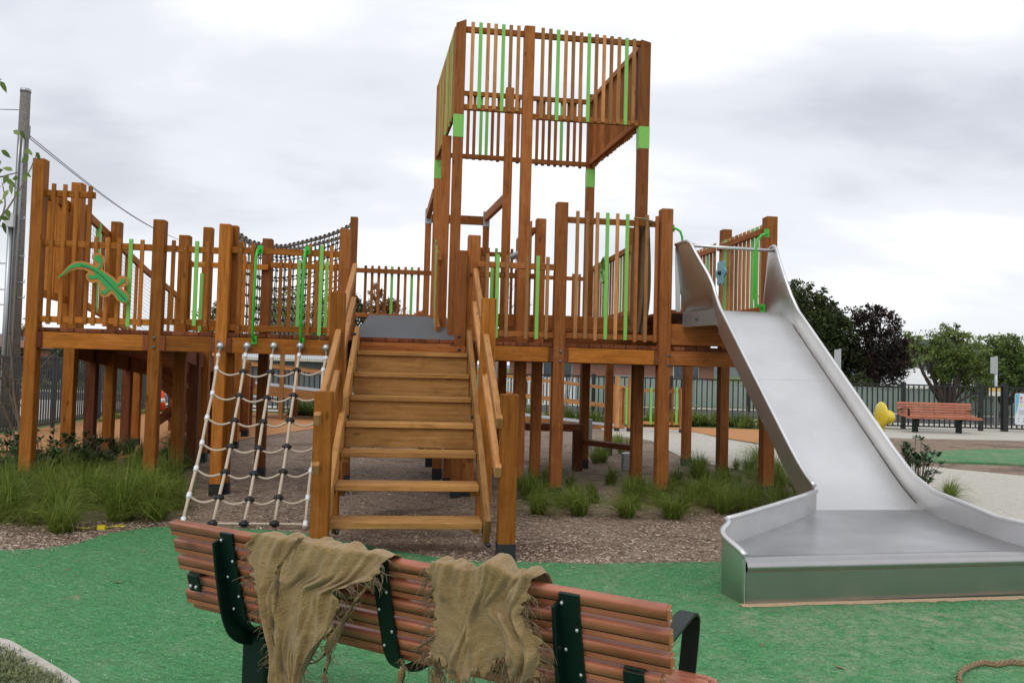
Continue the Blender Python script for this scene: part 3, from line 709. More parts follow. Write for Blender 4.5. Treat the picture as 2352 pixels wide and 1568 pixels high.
# chute floor with rounded side corners
def cross(t):
    z = zprof(t); rr = .05
    return [SP(t, -.002, z), SP(t, .03, z), SP(t, .10, z), SP(t, .25, z), SP(t, .45, z), SP(t, .65, z), SP(t, SW-.10, z), SP(t, SW-.03, z), SP(t, SW+.002, z)]
o = 0
for i, t in enumerate(tl): b.v += cross(t)
for i in range(len(tl)-1):
    for k in range(8):
        a = i*9+k; b.face((a, a+1, a+10, a+9), [(0, 0), (1, 0), (1, 1), (0, 1)], 0, .5, True)
chute = b.build('chute', STEEL, slide)
def wall(fn_bot, fn_top, params, off, nm, rim=.019, par=None):
    """sheet between a bottom and a top line with thickness, plus a tubular rim"""
    b = MB(); B_ = [fn_bot(p) for p in params]; T_ = [fn_top(p) for p in params]; n = len(params)
    b.v += B_ + T_ + [p+off for p in B_] + [p+off for p in T_]
    for i in range(n-1):
        b.face((i, i+1, n+i+1, n+i), [(0, 0)]*4, 0, .5, True); b.face((2*n+i, 3*n+i, 3*n+i+1, 2*n+i+1), [(0, 0)]*4, 0, .5, True)
        b.face((i+1, i, 2*n+i, 2*n+i+1), [(0, 0)]*4, 0, .5)
    b.face((0, n, 3*n, 2*n), [(0, 0)]*4, 0, .5); b.face((n-1, 3*n-1, 4*n-1, 2*n-1), [(0, 0)]*4, 0, .5)
    o = b.build(nm, STEEL, par or slide)
    r = MB(); r.tube([p+off*.5 for p in T_], rim, n=10); r.build('rim', STEEL, o)
    return o
tw = [-.5, -.45, -.4, -.34, -.28, -.2, -.1, -.06, -.03, 0, .03, .07, .1, .14, .2, .26, .32, .38, .46, .55] + [.55+.155*k for k in range(1, 11)] + [2.18, 2.26, 2.34, 2.42, 2.5, 2.55]
flare = lambda t: .0 if t > .1 else .19*min(1.2, (.1-t)/.55)**1.25
wall(lambda t: SP(t, -.002-flare(t)*.55, zprof(t)-(.09 if t > .25 else .0)), lambda t: SP(t, -.015-flare(t), zprof(t)+hwall(t)), tw, -se*.006, 'side_wall')
b = MB()
for tt in (1.02,): b.beam(SP(tt, .01, zprof(tt)+.0006), SP(tt, SW-.01, zprof(tt)+.0006), .0025, .0012)
b.build('weld_seam', STEEL, chute)
# overhead bar and start frame
b = MB(); b.tube([SP(-.30, -.14, 2.84), SP(-.30, SW+.04, 2.83)], .019, n=12); b.build('cross_bar', STEEL, slide)
b = MB(); b.beam(SP(-.51, -.18, 2.11), SP(-.51, -.20, 2.84), .05, .02); b.build('mounting_plate', STEEL, slide)
b = MB(); b.beam(SP(-.48, -.13, 2.02), SP(.22, .01, 2.02), .012, .17); b.build('mounting_plate', GALV, slide)
b = MB(); b.ball(SP(-.2, -.09, 2.02), .018); b.build('bolt', BOLT, slide)
# run-out pan: corners from the photograph's ground geometry
zf = .275
bl = SP(2.55, 0, 0); br = SP(2.55, SW, 0)
LF = gr(1722, 1392); LFx = Vector((LF.x, LF.y, 0)); RF = gr(2352, 1374); fd = (RF-LF).normalized(); RFx = LFx + fd*2.75
bk = Vector((-fd.y, fd.x, 0))
lw = hit(1711, 1236, Vector((0, 0, zf)), UPV); lwr = hit(1668, 1192, Vector((0, 0, .445)), UPV)
def V3(p, z): return Vector((p[0], p[1], z))
# left flare line: bl -> lw -> front-left corner
def cat(P, n):
    r = []
    for i in range(len(P)-1):
        p0, p1, p2, p3 = P[max(i-1, 0)], P[i], P[i+1], P[min(i+2, len(P)-1)]
        for j in range(n):
            t = j/n; r.append(.5*((2*p1)+(p2-p0)*t+(2*p0-5*p1+4*p2-p3)*t*t+(3*p1-p0-3*p2+p3)*t**3))
    r.append(P[-1]); return r
Rpts = cat([V3(br, 0), V3(br, 0)+Vector((.075, -.45, 0)), V3(br, 0)+Vector((.16, -.92, 0)), V3(br, 0)+Vector((.36, -1.2, 0)), RFx+bk*.06], 6)
Lb = [V3(bl, 0), V3(bl.lerp(lwr, .5), 0)]
Lf = cat([V3(lwr, 0), V3(lwr, 0)+Vector((.0, -.06, 0)), LFx+bk*.25+Vector((-.06, 0, 0)), LFx+bk*.02-fd*.02], 5)
b = MB()
# pan surface: fan strips between left line and right line
nL = Lb + Lf; 
def resample(P, n):
    d = [0]
    for a, c in zip(P, P[1:]): d.append(d[-1]+(c-a).length)
    r = []
    for k in range(n+1):
        s_ = d[-1]*k/n
        for i in range(len(P)-1):
            if s_ <= d[i+1]+1e-9: r.append(P[i].lerp(P[i+1], (s_-d[i])/max(1e-9, d[i+1]-d[i]))); break
    return r
n = 14; A_ = resample(nL[:], n); B2_ = resample(Rpts, n)
A_ = [V3(p, 0) for p in A_]
for i in range(n+1):
    f = i/n; z = .35+(zf-.35)*min(1, f*1.6)**.6 if f > 0 else .35
    for j in range(9): 
        p = A_[i].lerp(B2_[i], j/8); b.v.append(V3(p, z))
for i in range(n):
    for j in range(8): a = i*9+j; b.face((a, a+1, a+10, a+9), [(0, 0)]*4, 0, .5, True)
b.plate([V3(p, zf-.02) for p in [SP(2.5, .05, 0), LFx+bk*.3+fd*.1, LFx+bk*.03+fd*.03, RFx+bk*.05-fd*.03, RFx+bk*.5-fd*.25, SP(2.5, SW-.02, 0)]], (0, 0, .004))
pan = b.build('run_out', DSTEEL, slide)
def zpan(f): return .35+(zf-.35)*min(1, max(f, 0)*1.6)**.6
LbS = resample([V3(bl, 0), V3(lwr, 0)], 6)
wall(lambda k: V3(LbS[k], .02 if k > 3 else .1), lambda k: V3(LbS[k], (.50, .485, .475, .465, .458, .45, .445)[k]), list(range(7)), Vector((-.006, .004, 0)), 'side_wall', par=None)
zt = lambda k: .445 - (.445-.30)*(k/(len(Lf)-1))**2.2
wall(lambda k: V3(Lf[k], .0), lambda k: V3(Lf[k], zt(k)), list(range(len(Lf))), Vector((-.006, 0, 0)), 'side_wall')
RW = [(SP(t, SW+.002, zprof(t)-(.09 if t > .25 else .0)), SP(t, SW+.015+.04*max(0, -t)/.35, zprof(t)+hwall(t))) for t in tw if t < 2.45]
hend = .35+.19; nR = len(Rpts)-1
RW += [(V3(p, .10*max(0, 1-k/5)), V3(p, hend-.10*min(1, k/10)-.10*max(0, (k-15)/9)**2)) for k, p in enumerate(Rpts) if k > 1]
wall(lambda k: RW[k][0], lambda k: RW[k][1], list(range(len(RW))), se*.006, 'side_wall')
# rounded front lip and skirt
b = MB(); n = 9; L0, R0_ = Lf[-1], Rpts[-1]
prf = [(.10, zf-.004)] + [(.062*cos(a)-.0, zf-.055+.055*sin(a)) for a in [radians(70-20*k) for k in range(8)]][::1]
prf = [(.14, zf-.006), (.09, zf+.012), (.05, zf+.012), (.02, zf+.002), (.0, zf-.018), (-.008, zf-.045), (.0, zf-.066), (.012, zf-.07), (.014, .0)]
f2 = (R0_-L0).normalized(); bk2 = Vector((-f2.y, f2.x, 0))
for q in (L0, R0_):
    for d_, z in prf: b.v.append(V3(q+bk2*(d_-.02), z))
m_ = len(prf)
for k in range(m_-1): b.face((k, k+1, m_+k+1, m_+k), [(0, 0)]*4, 0, .5, k < m_-3)
b.build('front_lip', PSTEEL, slide)
b = MB(); b.plate([SP(2.0, .2, .0), SP(2.08, .2, 0), SP(2.08, .2, .55), SP(2.0, .2, .6)], se*.06); b.build('leg', GALV, slide)
# ================================================================ benches
SLATW = wood('bench_slat', (.25, .072, .035), (.43, .145, .075), (.54, .22, .125), rough=.30, streak=.4, var=.25, spec=.5)
DGREEN = plain('dark_green_powdercoat', (.003, .014, .011), .38, nz=.1, spec=.3)
ENDC = plain('tan_end_cap', (.40, .16, .06), .6)
DARKG = plain('slat_core', (.03, .012, .008), .7)
def make_bench(loc, rz, label, Lb_=2.0, cols=(.27, 1.0, 1.71)):
    root = thing('park_bench', loc, label, 'bench', rz=rz); M_ = Matrix.Translation(loc) @ Matrix.Rotation(rz, 4, 'Z')
    def bb(fn, name, mats, par=None, bevel=.004):
        b = MB(); fn(b); b.v = [M_ @ Vector(v) for v in b.v]; return b.build(name, mats, par or root, bevel=bevel)
    yk = lambda z: -.10 + .27*(.80-z)
    for k in range(5):
        zc_ = .772 - .0680*k; yc = yk(zc_)+.018; x0, x1 = (0, Lb_) if k not in (3,) else (.03, Lb_-.03)
        x0 += .004*k
        def f(b, zc_=zc_, yc=yc, x0=x0, x1=x1):
            sd_ = Vector((0, -.26, 1)).normalized()
            nr_ = sd_.cross(Vector((1, 0, 0))).normalized(); h_, d_, r_ = .0275, .018, .009   # half height, half depth, corner radius
            if nr_.y > 0: nr_ = -nr_
            cs = [(-d_, -h_+r_*.5), (-d_, -.0065, 1), (-d_+.005, -.0055, 1), (-d_+.005, -.0040, 1), (-d_, -.0030)]
            cs += [(-d_+r_-r_*cos(a_), h_-r_+r_*sin(a_)) for a_ in (0, .4, .8, 1.2, 1.571)] + [(d_-r_+r_*sin(a_), h_-r_+r_*cos(a_)) for a_ in (0, .5, 1.0, 1.571)]
            cs += [(d_, -h_+r_*.5), (d_-r_*.5, -h_), (-d_+r_*.5, -h_)]
            tn = random.random(); o_ = len(b.v); ru, rv = random.random()*30, random.random()*30; n_ = len(cs)
            for xx in (x0, x1):
                for c_ in cs: b.v.append(Vector((xx, yc, zc_))+nr_*(-c_[0])+sd_*c_[1])
            acc = 0
            for k_ in range(n_):
                k2 = (k_+1) % n_; ln_ = ((cs[k_][0]-cs[k2][0])**2+(cs[k_][1]-cs[k2][1])**2)**.5
                dark = 1 if (len(cs[k_]) > 2 and k_ in (1, 2, 3)) else 0
                b.face((o_+k_, o_+k2, o_+n_+k2, o_+n_+k_), [(ru+acc, rv), (ru+acc+ln_, rv), (ru+acc+ln_, rv+x1-x0), (ru+acc, rv+x1-x0)], dark, tn, 4 <= k_ <= 12)
                acc += ln_
            b.face(tuple(o_+k_ for k_ in range(n_))[::-1], [(0, 0)]*n_, 0, tn); b.face(tuple(o_+n_+k_ for k_ in range(n_)), [(0, 0)]*n_, 0, tn)
        o = bb(f, 'back_slat', [SLATW, DARKG], bevel=0)
        def g(b, zc_=zc_, yc=yc, x1=x1, x0=x0):
            for x in (x0-.002, x1+.002): b.beam((x-.003, yc, zc_), (x+.003, yc, zc_), .05, .03, side=(0, -.26, 1))
            for s_ in (-1, 1): b.ball((x1+.005, yc, zc_+s_*.014), .004, m=1, seg=6, ring=4)
        bb(g, 'end_cap', [ENDC, BOLTL], o)
    for k in range(6):
        yc = .06+.078*k
        zc_ = .455-.03*(k == 5)-(.004*k)
        bb(lambda b: [b.beam((.0, yc+s_*.018, zc_), (Lb_, yc+s_*.018, zc_), .033, .034, side=(0, 1, 0)) for s_ in (1, -1)], 'seat_slat', [SLATW], bevel=.006)
    for i, x in enumerate(cols):
        def f(b, x=x):
            # strap up the back, curling under the seat
            P_ = [(x, yk(.79)-.006, .79), (x, yk(.70)-.012, .70), (x, yk(.52)-.012, .52), (x, yk(.46)-.006, .46), (x, .02, .42), (x, .07, .395), (x, .16, .385), (x, .50, .40)]
            P_ = cat([Vector(p) for p in P_], 4)
            for a, c in zip(P_, P_[1:]): b.beam(Vector(a)-(Vector(c)-Vector(a)).normalized()*.004, c, .062, .012, side=(1, 0, 0))
        st_ = bb(f, 'back_support', [DGREEN], bevel=.002)
        if i != 1:
            def f(b, x=x):
                P_ = [(x-.035, yk(.77)-.014, .765), (x-.035, yk(.62)-.03, .62), (x-.035, yk(.5)-.03, .48), (x-.035, .0, .40), (x-.035, .10, .36), (x-.035, .30, .36)]
                P_ = cat([Vector(p) for p in P_], 4)
                for a, c in zip(P_, P_[1:]): b.beam(a, Vector(c)+(Vector(c)-Vector(a)).normalized()*.01, .012, .06, side=(1, 0, 0))
            bb(f, 'back_support', [DGREEN], bevel=.003)
            bb(lambda b, x=x: (b.beam((x-.02, .12, .0), (x-.02, .12, .38), .12, .11, side=(1, 0, 0)), b.beam((x-.02, .12, .0), (x-.02, .12, .012), .2, .2, side=(1, 0, 0))), 'leg', [DGREEN], bevel=.008)
        bb(lambda b, x=x: [b.ball((x+dx, yk(z)-.018, z), .0065, seg=8, ring=5) for dx, z in ((-.02, .765), (.020, .69), (-.020, .625), (.020, .555), (-.02, .50))], 'bolt', [BOLTL], st_)
    for x, sg in ((.10, -1), (Lb_-.10, 1)):
        bb(lambda b, x=x: (b.beam((x, yk(.57)-.02, .604), (x, yk(.57)+.045, .604), .06, .008, side=(1, 0, 0)), b.beam((x, yk(.60)-.016, .60), (x, yk(.53)-.016, .535), .06, .008, side=(1, 0, 0)),
                           [b.ball((x+dx, yk(.555)-.023, .555), .008, m=1, seg=8, ring=5) for dx in (-.015, .015)]), 'bracket', [DGREEN, BOLTL], bevel=.002)
        def f(b, x=x, sg=sg):
            xo = x+.0*sg
            P_ = [(xo+.02*sg, yk(.62)+.03, .615), (xo+.03*sg, .20, .645), (xo+.03*sg, .34, .655), (xo+.03*sg, .395, .64), (xo+.03*sg, .41, .60), (xo+.02*sg, .40, .44), (xo+.02*sg, .38, .40)]
            P_ = cat([Vector(p) for p in P_], 4)
            for a, c in zip(P_, P_[1:]): b.beam(a, c+(c-a).normalized()*.003, .055, .009, side=(1, 0, 0))
        bb(f, 'armrest', [DGREEN], bevel=.0)
    return root
A = hit(388, 1192, Vector((0, 0, .805)), UPV); Bp = hit(1530, 1390, Vector((0, 0, .805)), UPV)
eb = (Bp-A); Lbench = eb.length; eb.normalize(); rzb = math.atan2(eb.y, eb.x); nb_ = Vector((-eb.y, eb.x, 0))
print('bench len', Lbench, A, Bp)
ob = A + nb_*.10; ob.z = 0
def s_of(x, y):
    q = hit(x, y, A, nb_); return (q-A).dot(eb)
cl = (s_of(522, 1225), s_of(873, 1295), s_of(1308, 1372)); print('cols', cl)
make_bench(ob, rzb, 'near bench seen from behind, reddish slats and dark green straps, hessian over its back', Lbench, cl)
fb = at(2092, 990, 21.0); fb.z = 0; Lfar = 2.0
make_bench(Vector((at(2243, 960, 20.7).x, 20.9, 0)), pi+radians(1), 'distant reddish slatted park bench standing by the black metal fence', 2.0, (.45, 1.0, 1.62))
# ---------------------------------------------------------------- rags over the bench
def rag(name, label, rows, seed, amp, topx, nu=64, fringe=260, strips=(), puffs=()):
    """rows: (y, xl, xr) outline in the back plane of the bench; first row is the top of the back"""
    rnd = random.Random(seed); ph = [rnd.random()*6.28 for _ in range(9)]
    PO = A - nb_*.035
    def pt(x, y): return hit(x, y, PO, nb_)
    g = []
    for (y, xl, xr, tl) in rows:
        # y varies linearly from left (y) to right (y+tl)
        a, c = pt(xl, y), pt(xr, y+tl); g.append((a, c))
    rows_w = []
    nv = 42
    def lerp_rows(t):
        k = t*(len(g)-1); i = min(int(k), len(g)-2); f = k-i; f = f*f*(3-2*f) if False else f
        return g[i][0].lerp(g[i+1][0], f), g[i][1].lerp(g[i+1][1], f)
    b = MB()
    def fold(u, t):
        s_ = u*6.28
        w_ = .25+.75*min(1, t*2.2)
        nz_ = mnoise.noise; wu_ = u+.10*nz_(Vector((u*2.5, t*2.0, seed+.5)))
        f_ = (1-abs(nz_(Vector((wu_*4.2, t*.9, seed))))*4.2)*.75+(1-abs(nz_(Vector((wu_*8.5+3, t*1.6, seed+4))))*4.0)*.30*(.4+abs(nz_(Vector((u*3, t*3, 9)))*3))+nz_(Vector((wu_*16, t*5, seed+7)))*.25-.25
        return amp*w_*f_ + .006*sin(t*9+ph[4]+s_*3)*sin(s_*4+ph[5]) + .0035*sin(t*21+s_*13+ph[6])
    puff = lambda u: sum(h_*math.exp(-((u-c_)/w_)**2) for c_, w_, h_ in puffs)
    over = [(.10, .66), (.075, .74), (.055, .79), (.03, .812), (.0, .822), (-.02, .815)]
    grid = []
    a0, c0 = lerp_rows(0)
    for (dy, z) in over:
        r = []
        for i in range(nu+1):
            u = i/nu; q = a0.lerp(c0, u); fo = fold(u, 0); 
            r.append(Vector((q.x, q.y, 0)) + nb_*(dy+.035) + UPV*(z+max(0, fo)*1.0+.006*sin(u*31+ph[7])+puff(u)*(1 if z > .75 else 0)) )
        grid.append(r)
    for j in range(nv+1):
        t = j/nv; a, c = lerp_rows(t); r = []
        for i in range(nu+1):
            u = i/nu; uu = u+.035*sin(u*9+t*4+ph[8])*min(1, t*2)*(u*(1-u)*4)
            q = a.lerp(c, uu)
            rag_ = 0
            if i in (0, nu): rag_ = rnd.uniform(-.022, .022)
            if i in (1, nu-1): rag_ = rnd.uniform(-.009, .009)
            zz = rnd.uniform(-.05, .03) if j == nv else (rnd.uniform(-.012, .012) if j == nv-1 else 0)
            r.append(q - nb_*(.012+.05*min(1, t*1.5)*.6 + max(-.01, fold(u, t)) + puff(u)*.9*max(0, 1-t*1.6)) + eb*(rag_+.012*sin(t*7+u*5+ph[3])) + UPV*(zz+puff(u)*max(0, 1-t*7)+.035*t*sin(u*11+ph[2])))
        grid.append(r)
    W_ = nu+1
    for r in grid: b.v += r
    for j in range(len(grid)-1):
        for i in range(nu):
            a = j*W_+i; uvf = lambda i, j: (i/nu*.35, j*.012)
            b.face((a, a+1, a+1+W_, a+W_), [uvf(i, j), uvf(i+1, j), uvf(i+1, j+1), uvf(i, j+1)], 0, .5, True)
    o = b.build(name, HES); m = o.modifiers.new('solid', 'SOLIDIFY'); m.thickness = .004; m.offset = 0
    m = o.modifiers.new('sub', 'SUBSURF'); m.levels = 1; m.render_levels = 1
    tag(o, label, 'cloth', 'hessian rags over the bench')
    # frayed threads
    fr = MB()
    def thread(p, d, ln, r=.0014):
        pts = [p]; dd = d.normalized()
        for k in range(6):
            dd = (dd + Vector((rnd.uniform(-.4, .4), rnd.uniform(-.25, .25), rnd.uniform(-.5, .25)))).normalized(); pts.append(pts[-1]+dd*ln/6)
        fr.tube(pts, [r, r, r, r*.9, r*.7, r*.5, r*.3], n=4, cap=False)
    for k in range(fringe):
        j = rnd.randrange(7, len(grid)); side = rnd.random()
        if side < .35: q = grid[j][0]; d = -eb
        elif side < .65: q = grid[j][nu]; d = eb
        else: q = grid[-1][rnd.randrange(nu+1)]; d = Vector((0, 0, -1))
        thread(q, d+Vector((0, 0, -.5)), rnd.uniform(.02, .07) if side < .65 else rnd.uniform(.04, .12))
    for (x, y, tt) in ():
        pass
    for st_ in strips:
        P_ = [pt(x, y)-nb_*off for x, y, off in st_[0]]; P_ = cat(P_, 6); wd = st_[1]; n_ = len(P_)
        # twisted ribbon of cloth
        base = len(fr.v)
        for i, p in enumerate(P_):
            f = i/(n_-1); wv = wd*(.55+.45*sin(f*9+seed))*(1-.5*f); an = .7*sin(f*7+seed)
            dv = eb*cos(an)+nb_*sin(an)
            for k in range(-2, 3): fr.v.append(p+dv*(k*wv/4)-nb_*(.012*cos(k*1.6+f*5))+eb*rnd.uniform(-.003, .003))
        for i in range(n_-1):
            for k in range(4): a = base+i*5+k; fr.face((a, a+1, a+6, a+5), [(k*.01, i*.012), (k*.01+.01, i*.012), (k*.01+.01, i*.012+.012), (k*.01, i*.012+.012)], 0, .5, True)
        for k in range(int(40*wd/.05)):
            i = rnd.randrange(n_); thread(P_[i]+eb*rnd.choice((-1, 1))*wd*.4, eb*rnd.choice((-1, 1))+Vector((0, 0, -.6)), rnd.uniform(.015, .045))
        for k in range(14): thread(P_[-1]+eb*rnd.uniform(-1, 1)*wd*.25, Vector((0, 0, -1)), rnd.uniform(.04, .10))
    th = fr.build('frayed_threads', HES, o)
    return o
rag('hessian_rag', 'frayed tan hessian rag with long torn tail, over the near bench beside its left strap',
    [(1222, 592, 893, 52), (1262, 580, 885, 40), (1300, 584, 872, 28), (1325, 588, 846, 14), (1345, 594, 806, 5), (1395, 603, 800, 2), (1440, 620, 782, 0), (1485, 638, 742, 0), (1530, 650, 712, 0), (1590, 668, 704, 0)],
    3, .036, 0, strips=[([(862, 1330, .02), (838, 1372, .05), (808, 1425, .05), (780, 1475, .04), (772, 1500, .03), (758, 1545, .03)], .045),
                        ([(700, 1232, .02), (672, 1290, .06), (664, 1340, .06), (658, 1390, .06), (655, 1440, .05), (660, 1500, .04)], .035),
                        ([(790, 1440, .03), (765, 1490, .03), (735, 1515, .03), (700, 1512, .03)], .006),
                        ([(930, 1510, .01), (934, 1535, .02), (930, 1580, .02)], .022)])
rag('hessian_rag', 'bunched tan hessian rag with ragged hem, between the middle and right bench straps',
    [(1290, 1006, 1238, 42), (1335, 998, 1226, 36), (1380, 1000, 1222, 20), (1420, 1004, 1236, 10), (1460, 1006, 1250, 10), (1500, 1006, 1242, 20), (1522, 1006, 1236, 10)],
    8, .044, 0, strips=[([(1015, 1480, .02), (1018, 1520, .02), (1016, 1600, .02)], .06)], fringe=320, puffs=((.12, .09, .012), (.58, .13, .045), (.92, .07, .03)))
# rag tied on the fort rail
hb_u0, hb_z0 = fp(1462, 502, FV); b = MB(); nu, nv = 22, 26; rnd = random.Random(5)
for j in range(nv+1):
    t = j/nv
    for i in range(nu+1):
        u = i/nu; wd = .17+.05*sin(t*3); xx = hb_u0+.02+u*wd+(-.03*t)
        fold = .03*sin(u*17+t*3)+.015*sin(u*31+1+t*5)
        b.v.append(W(xx, FV+.15+fold+.02*sin(t*6), hb_z0-.03-t*1.28+(.02*sin(u*12) if j == nv else 0)))
for j in range(nv):
    for i in range(nu): a = j*(nu+1)+i; b.face((a, a+1, a+nu+2, a+nu+1), [(i*.01, j*.04), (i*.01+.01, j*.04), (i*.01+.01, j*.04+.04), (i*.01, j*.04+.04)], 0, .5, True)
o = b.build('hanging_hessian', plain('dark_hessian', (.17, .105, .055), .95, nz=.2, nscale=50, bumpy=.5)); tag(o, 'long brown hessian cloth tied by string to the top rail of the right deck railing', 'cloth')
m = o.modifiers.new('solid', 'SOLIDIFY'); m.thickness = .004
b = MB(); b.tube([W(hb_u0-.03, FV+.0, hb_z0+.0), W(hb_u0+.08, FV-.01, hb_z0-.0), W(hb_u0+.2, FV+.0, hb_z0-.03), W(hb_u0+.17, FV+.1, hb_z0-.05)], .012, n=6)
b.tube([W(hb_u0+.12, FV-.01, hb_z0), W(hb_u0+.14, FV-.015, hb_z0-.2), W(hb_u0+.13, FV-.01, hb_z0-.3)], .005, n=5); b.build('string', HES, o)
# ================================================================ ground and surfaces
def groundmat(name, stops, sc, chips=None, bs=.6, rough=.9, extra=None):
    def f(t, b):
        v = obj_vec(t); n1 = noise(t, v, sc, 6, .65); n2 = noise(t, v, .45, 4, .6, .4)
        c = ramp(t, n1, stops)
        h = n1
        if chips:
            vo = nd(t, 'ShaderNodeTexVoronoi', Scale=chips[0], Randomness=1.0); 
            mp = obj_vec(t, (1, 1.9, 1)); wrp = noise(t, v, 9, 3)
            mx = nd(t, 'ShaderNodeVectorMath', operation='ADD'); t.links.new(mp, mx.inputs[0]); 
            cmb = nd(t, 'ShaderNodeCombineXYZ'); t.links.new(wrp, cmb.inputs[0]); t.links.new(mth(t, 'MULTIPLY', wrp, -1.0), cmb.inputs[1]); t.links.new(cmb.outputs[0], mx.inputs[1])
            t.links.new(mx.outputs[0], vo.inputs['Vector'])
            sc_ = nd(t, 'ShaderNodeSeparateColor'); t.links.new(vo.outputs['Color'], sc_.inputs[0])
            cc = ramp(t, sc_.outputs[0], chips[1]); c = mixc(t, chips[2], c, cc)
            h = mth(t, 'ADD', sc_.outputs[1], n1)
        c = mixc(t, mth(t, 'MULTIPLY', n2, .35), c, stops[0][1])
        if extra: c = extra(t, c, v)
        t.links.new(c, b.inputs['Base Color']); b.inputs['Roughness'].default_value = rough; b.inputs['Specular IOR Level'].default_value = .25
        bump(t, b, h, bs, .012)
    return mat(name, f)
def mulch_extra(t, c, v):
    p = noise(t, v, 1.3, 4, .6, .8); f = ramp(t, p, [(.52, (0, 0, 0)), (.66, (1, 1, 1))])
    return mixc(t, mth(t, 'MULTIPLY', f, .62), c, (.085, .052, .037))
MULCH = groundmat('wood_chip_mulch', [(.3, (.13, .075, .045)), (.55, (.32, .205, .135)), (.75, (.50, .37, .27))], 30, (36, [(0, (.10, .06, .042)), (.4, (.30, .215, .155)), (.72, (.48, .38, .29)), (1, (.76, .67, .57))], .72), 1.0, extra=mulch_extra)
def rub_extra(t, c, v):
    # sandy dust trodden about in patches
    p = noise(t, v, 1.1, 6, .68, 1.2); q = noise(t, v, 11, 5, .75)
    s_ = nd(t, 'ShaderNodeSeparateXYZ'); t.links.new(v, s_.inputs[0])
    gx = ramp(t, mth(t, 'ADD', mth(t, 'MULTIPLY', s_.outputs[0], .28), .42), [(.45, (.25, .25, .25)), (1, (1, 1, 1))])
    f = mth(t, 'MULTIPLY', ramp(t, p, [(.37, (0, 0, 0)), (.60, (1, 1, 1))]), ramp(t, q, [(.38, (0, 0, 0)), (.62, (1, 1, 1))]))
    c = mixc(t, mth(t, 'MULTIPLY', mth(t, 'MULTIPLY', f, gx), .8), c, (.40, .43, .28))
    # distinct small smears of sand
    q2 = ramp(t, noise(t, v, 3.2, 3, .5, 2.0), [(.70, (0, 0, 0)), (.76, (1, 1, 1))]); q3 = noise(t, v, 40, 3)
    return mixc(t, mth(t, 'MULTIPLY', mth(t, 'MULTIPLY', q2, q3), .95), c, (.45, .32, .21))
GRUB = groundmat('green_rubber_surface', [(.3, (.030, .175, .050)), (.5, (.070, .36, .105)), (.72, (.15, .54, .20))], 110, (125, [(0, (.014, .09, .035)), (.35, (.06, .30, .09)), (.8, (.12, .41, .15)), (.93, (.24, .54, .31)), (1, (.6, .74, .58))], .8), .8, rough=.8, extra=rub_extra)
ORANG = groundmat('orange_granite_gravel', [(.3, (.34, .15, .055)), (.55, (.50, .245, .10)), (.8, (.58, .31, .15))], 60, None, .4)
CONC = groundmat('pale_concrete', [(.3, (.40, .375, .32)), (.6, (.50, .475, .42)), (.8, (.55, .53, .47))], 14, None, .12, rough=.85)
ASPH = groundmat('asphalt', [(.3, (.045, .045, .048)), (.6, (.075, .075, .08)), (.8, (.11, .11, .115))], 70, None, .3)
GRASSB = groundmat('short_grass', [(.3, (.05, .085, .02)), (.6, (.10, .15, .04)), (.8, (.17, .20, .07))], 25, None, .6)
def sheet(name, pts, z, m, th=0.0, kind='structure', sub=None):
    b = MB()
    if th: b.plate([V3(p, z-th) for p in pts], (0, 0, th))
    else: b.poly([V3(p, z) for p in pts])
    o = b.build(name, m); tag(o, kind=kind); return o
def gp(l, z=0.0, smooth=0):
    P_ = [gr(x, y, z) for x, y in l]; return cat(P_, smooth) if smooth else P_
b = MB(); n = 40
xs = [-3000, -800, -200, -80, -40, -20, -10, 0, 10, 20, 40, 80, 200, 800, 3000]; ys = [-60, -10, 0, 5, 10, 15, 20, 26, 34, 60, 120, 300, 800, 3000]
for y in ys:
    for x in xs: b.v.append(Vector((x, y, -.012)))
for j in range(len(ys)-1):
    for i in range(len(xs)-1): a = j*len(xs)+i; b.face((a, a+1, a+1+len(xs), a+len(xs)), [(0, 0)]*4, 0, .5)
tag(b.build('ground', GRASSB), kind='structure')
sheet('mulch_bed', [(-9.0, 2.0), (16, 2.0), (16, 20.5), (-9.0, 20.5)], -.006, MULCH)
# green rubber with a slightly raised, wavy edge
edge = gp([(-300, 1290), (-120, 1272), (0, 1262), (100, 1258), (180, 1245), (240, 1226), (330, 1212), (400, 1208), (520, 1211), (700, 1224), (900, 1262), (1050, 1284), (1180, 1288), (1350, 1293), (1500, 1291), (1700, 1290), (1900, 1300), (2150, 1290), (2400, 1270), (2800, 1260)], .006, 4)
GE = edge
sheet('rubber_surface', edge+[Vector((9, 4, 0)), Vector((9, -3, 0)), Vector((-6, -3, 0)), Vector((-7, 3, 0))], .006, GRUB, .016)
e2 = gp([(2080, 1050), (2110, 1041), (2147, 1037), (2218, 1032), (2352, 1031), (2600, 1033), (2900, 1045)], .03, 3)+gp([(2900, 1110), (2600, 1085), (2352, 1066), (2240, 1061), (2142, 1058), (2095, 1056)], .03, 2)
sheet('rubber_surface', e2, .03, GRUB, .05)
sheet('path', gp([(1380, 984), (1485, 983), (1592, 993), (1649, 1006), (1743, 1022), (1900, 1045), (2050, 1062), (2147, 1074), (2352, 1094), (2700, 1130)], 0, 3)+gp([(2900, 1400), (2352, 1232), (2250, 1205), (2100, 1150), (1900, 1110), (1700, 1080), (1565, 1050), (1497, 1013), (1400, 1000)], 0, 3), .012, CONC, .03)
sheet('path', gp([(1900, 984.5), (2352, 990), (2900, 1000), (2900, 1022), (2352, 1012.5), (2075, 1007), (2010, 1004)], 0), .014, CONC, .03)
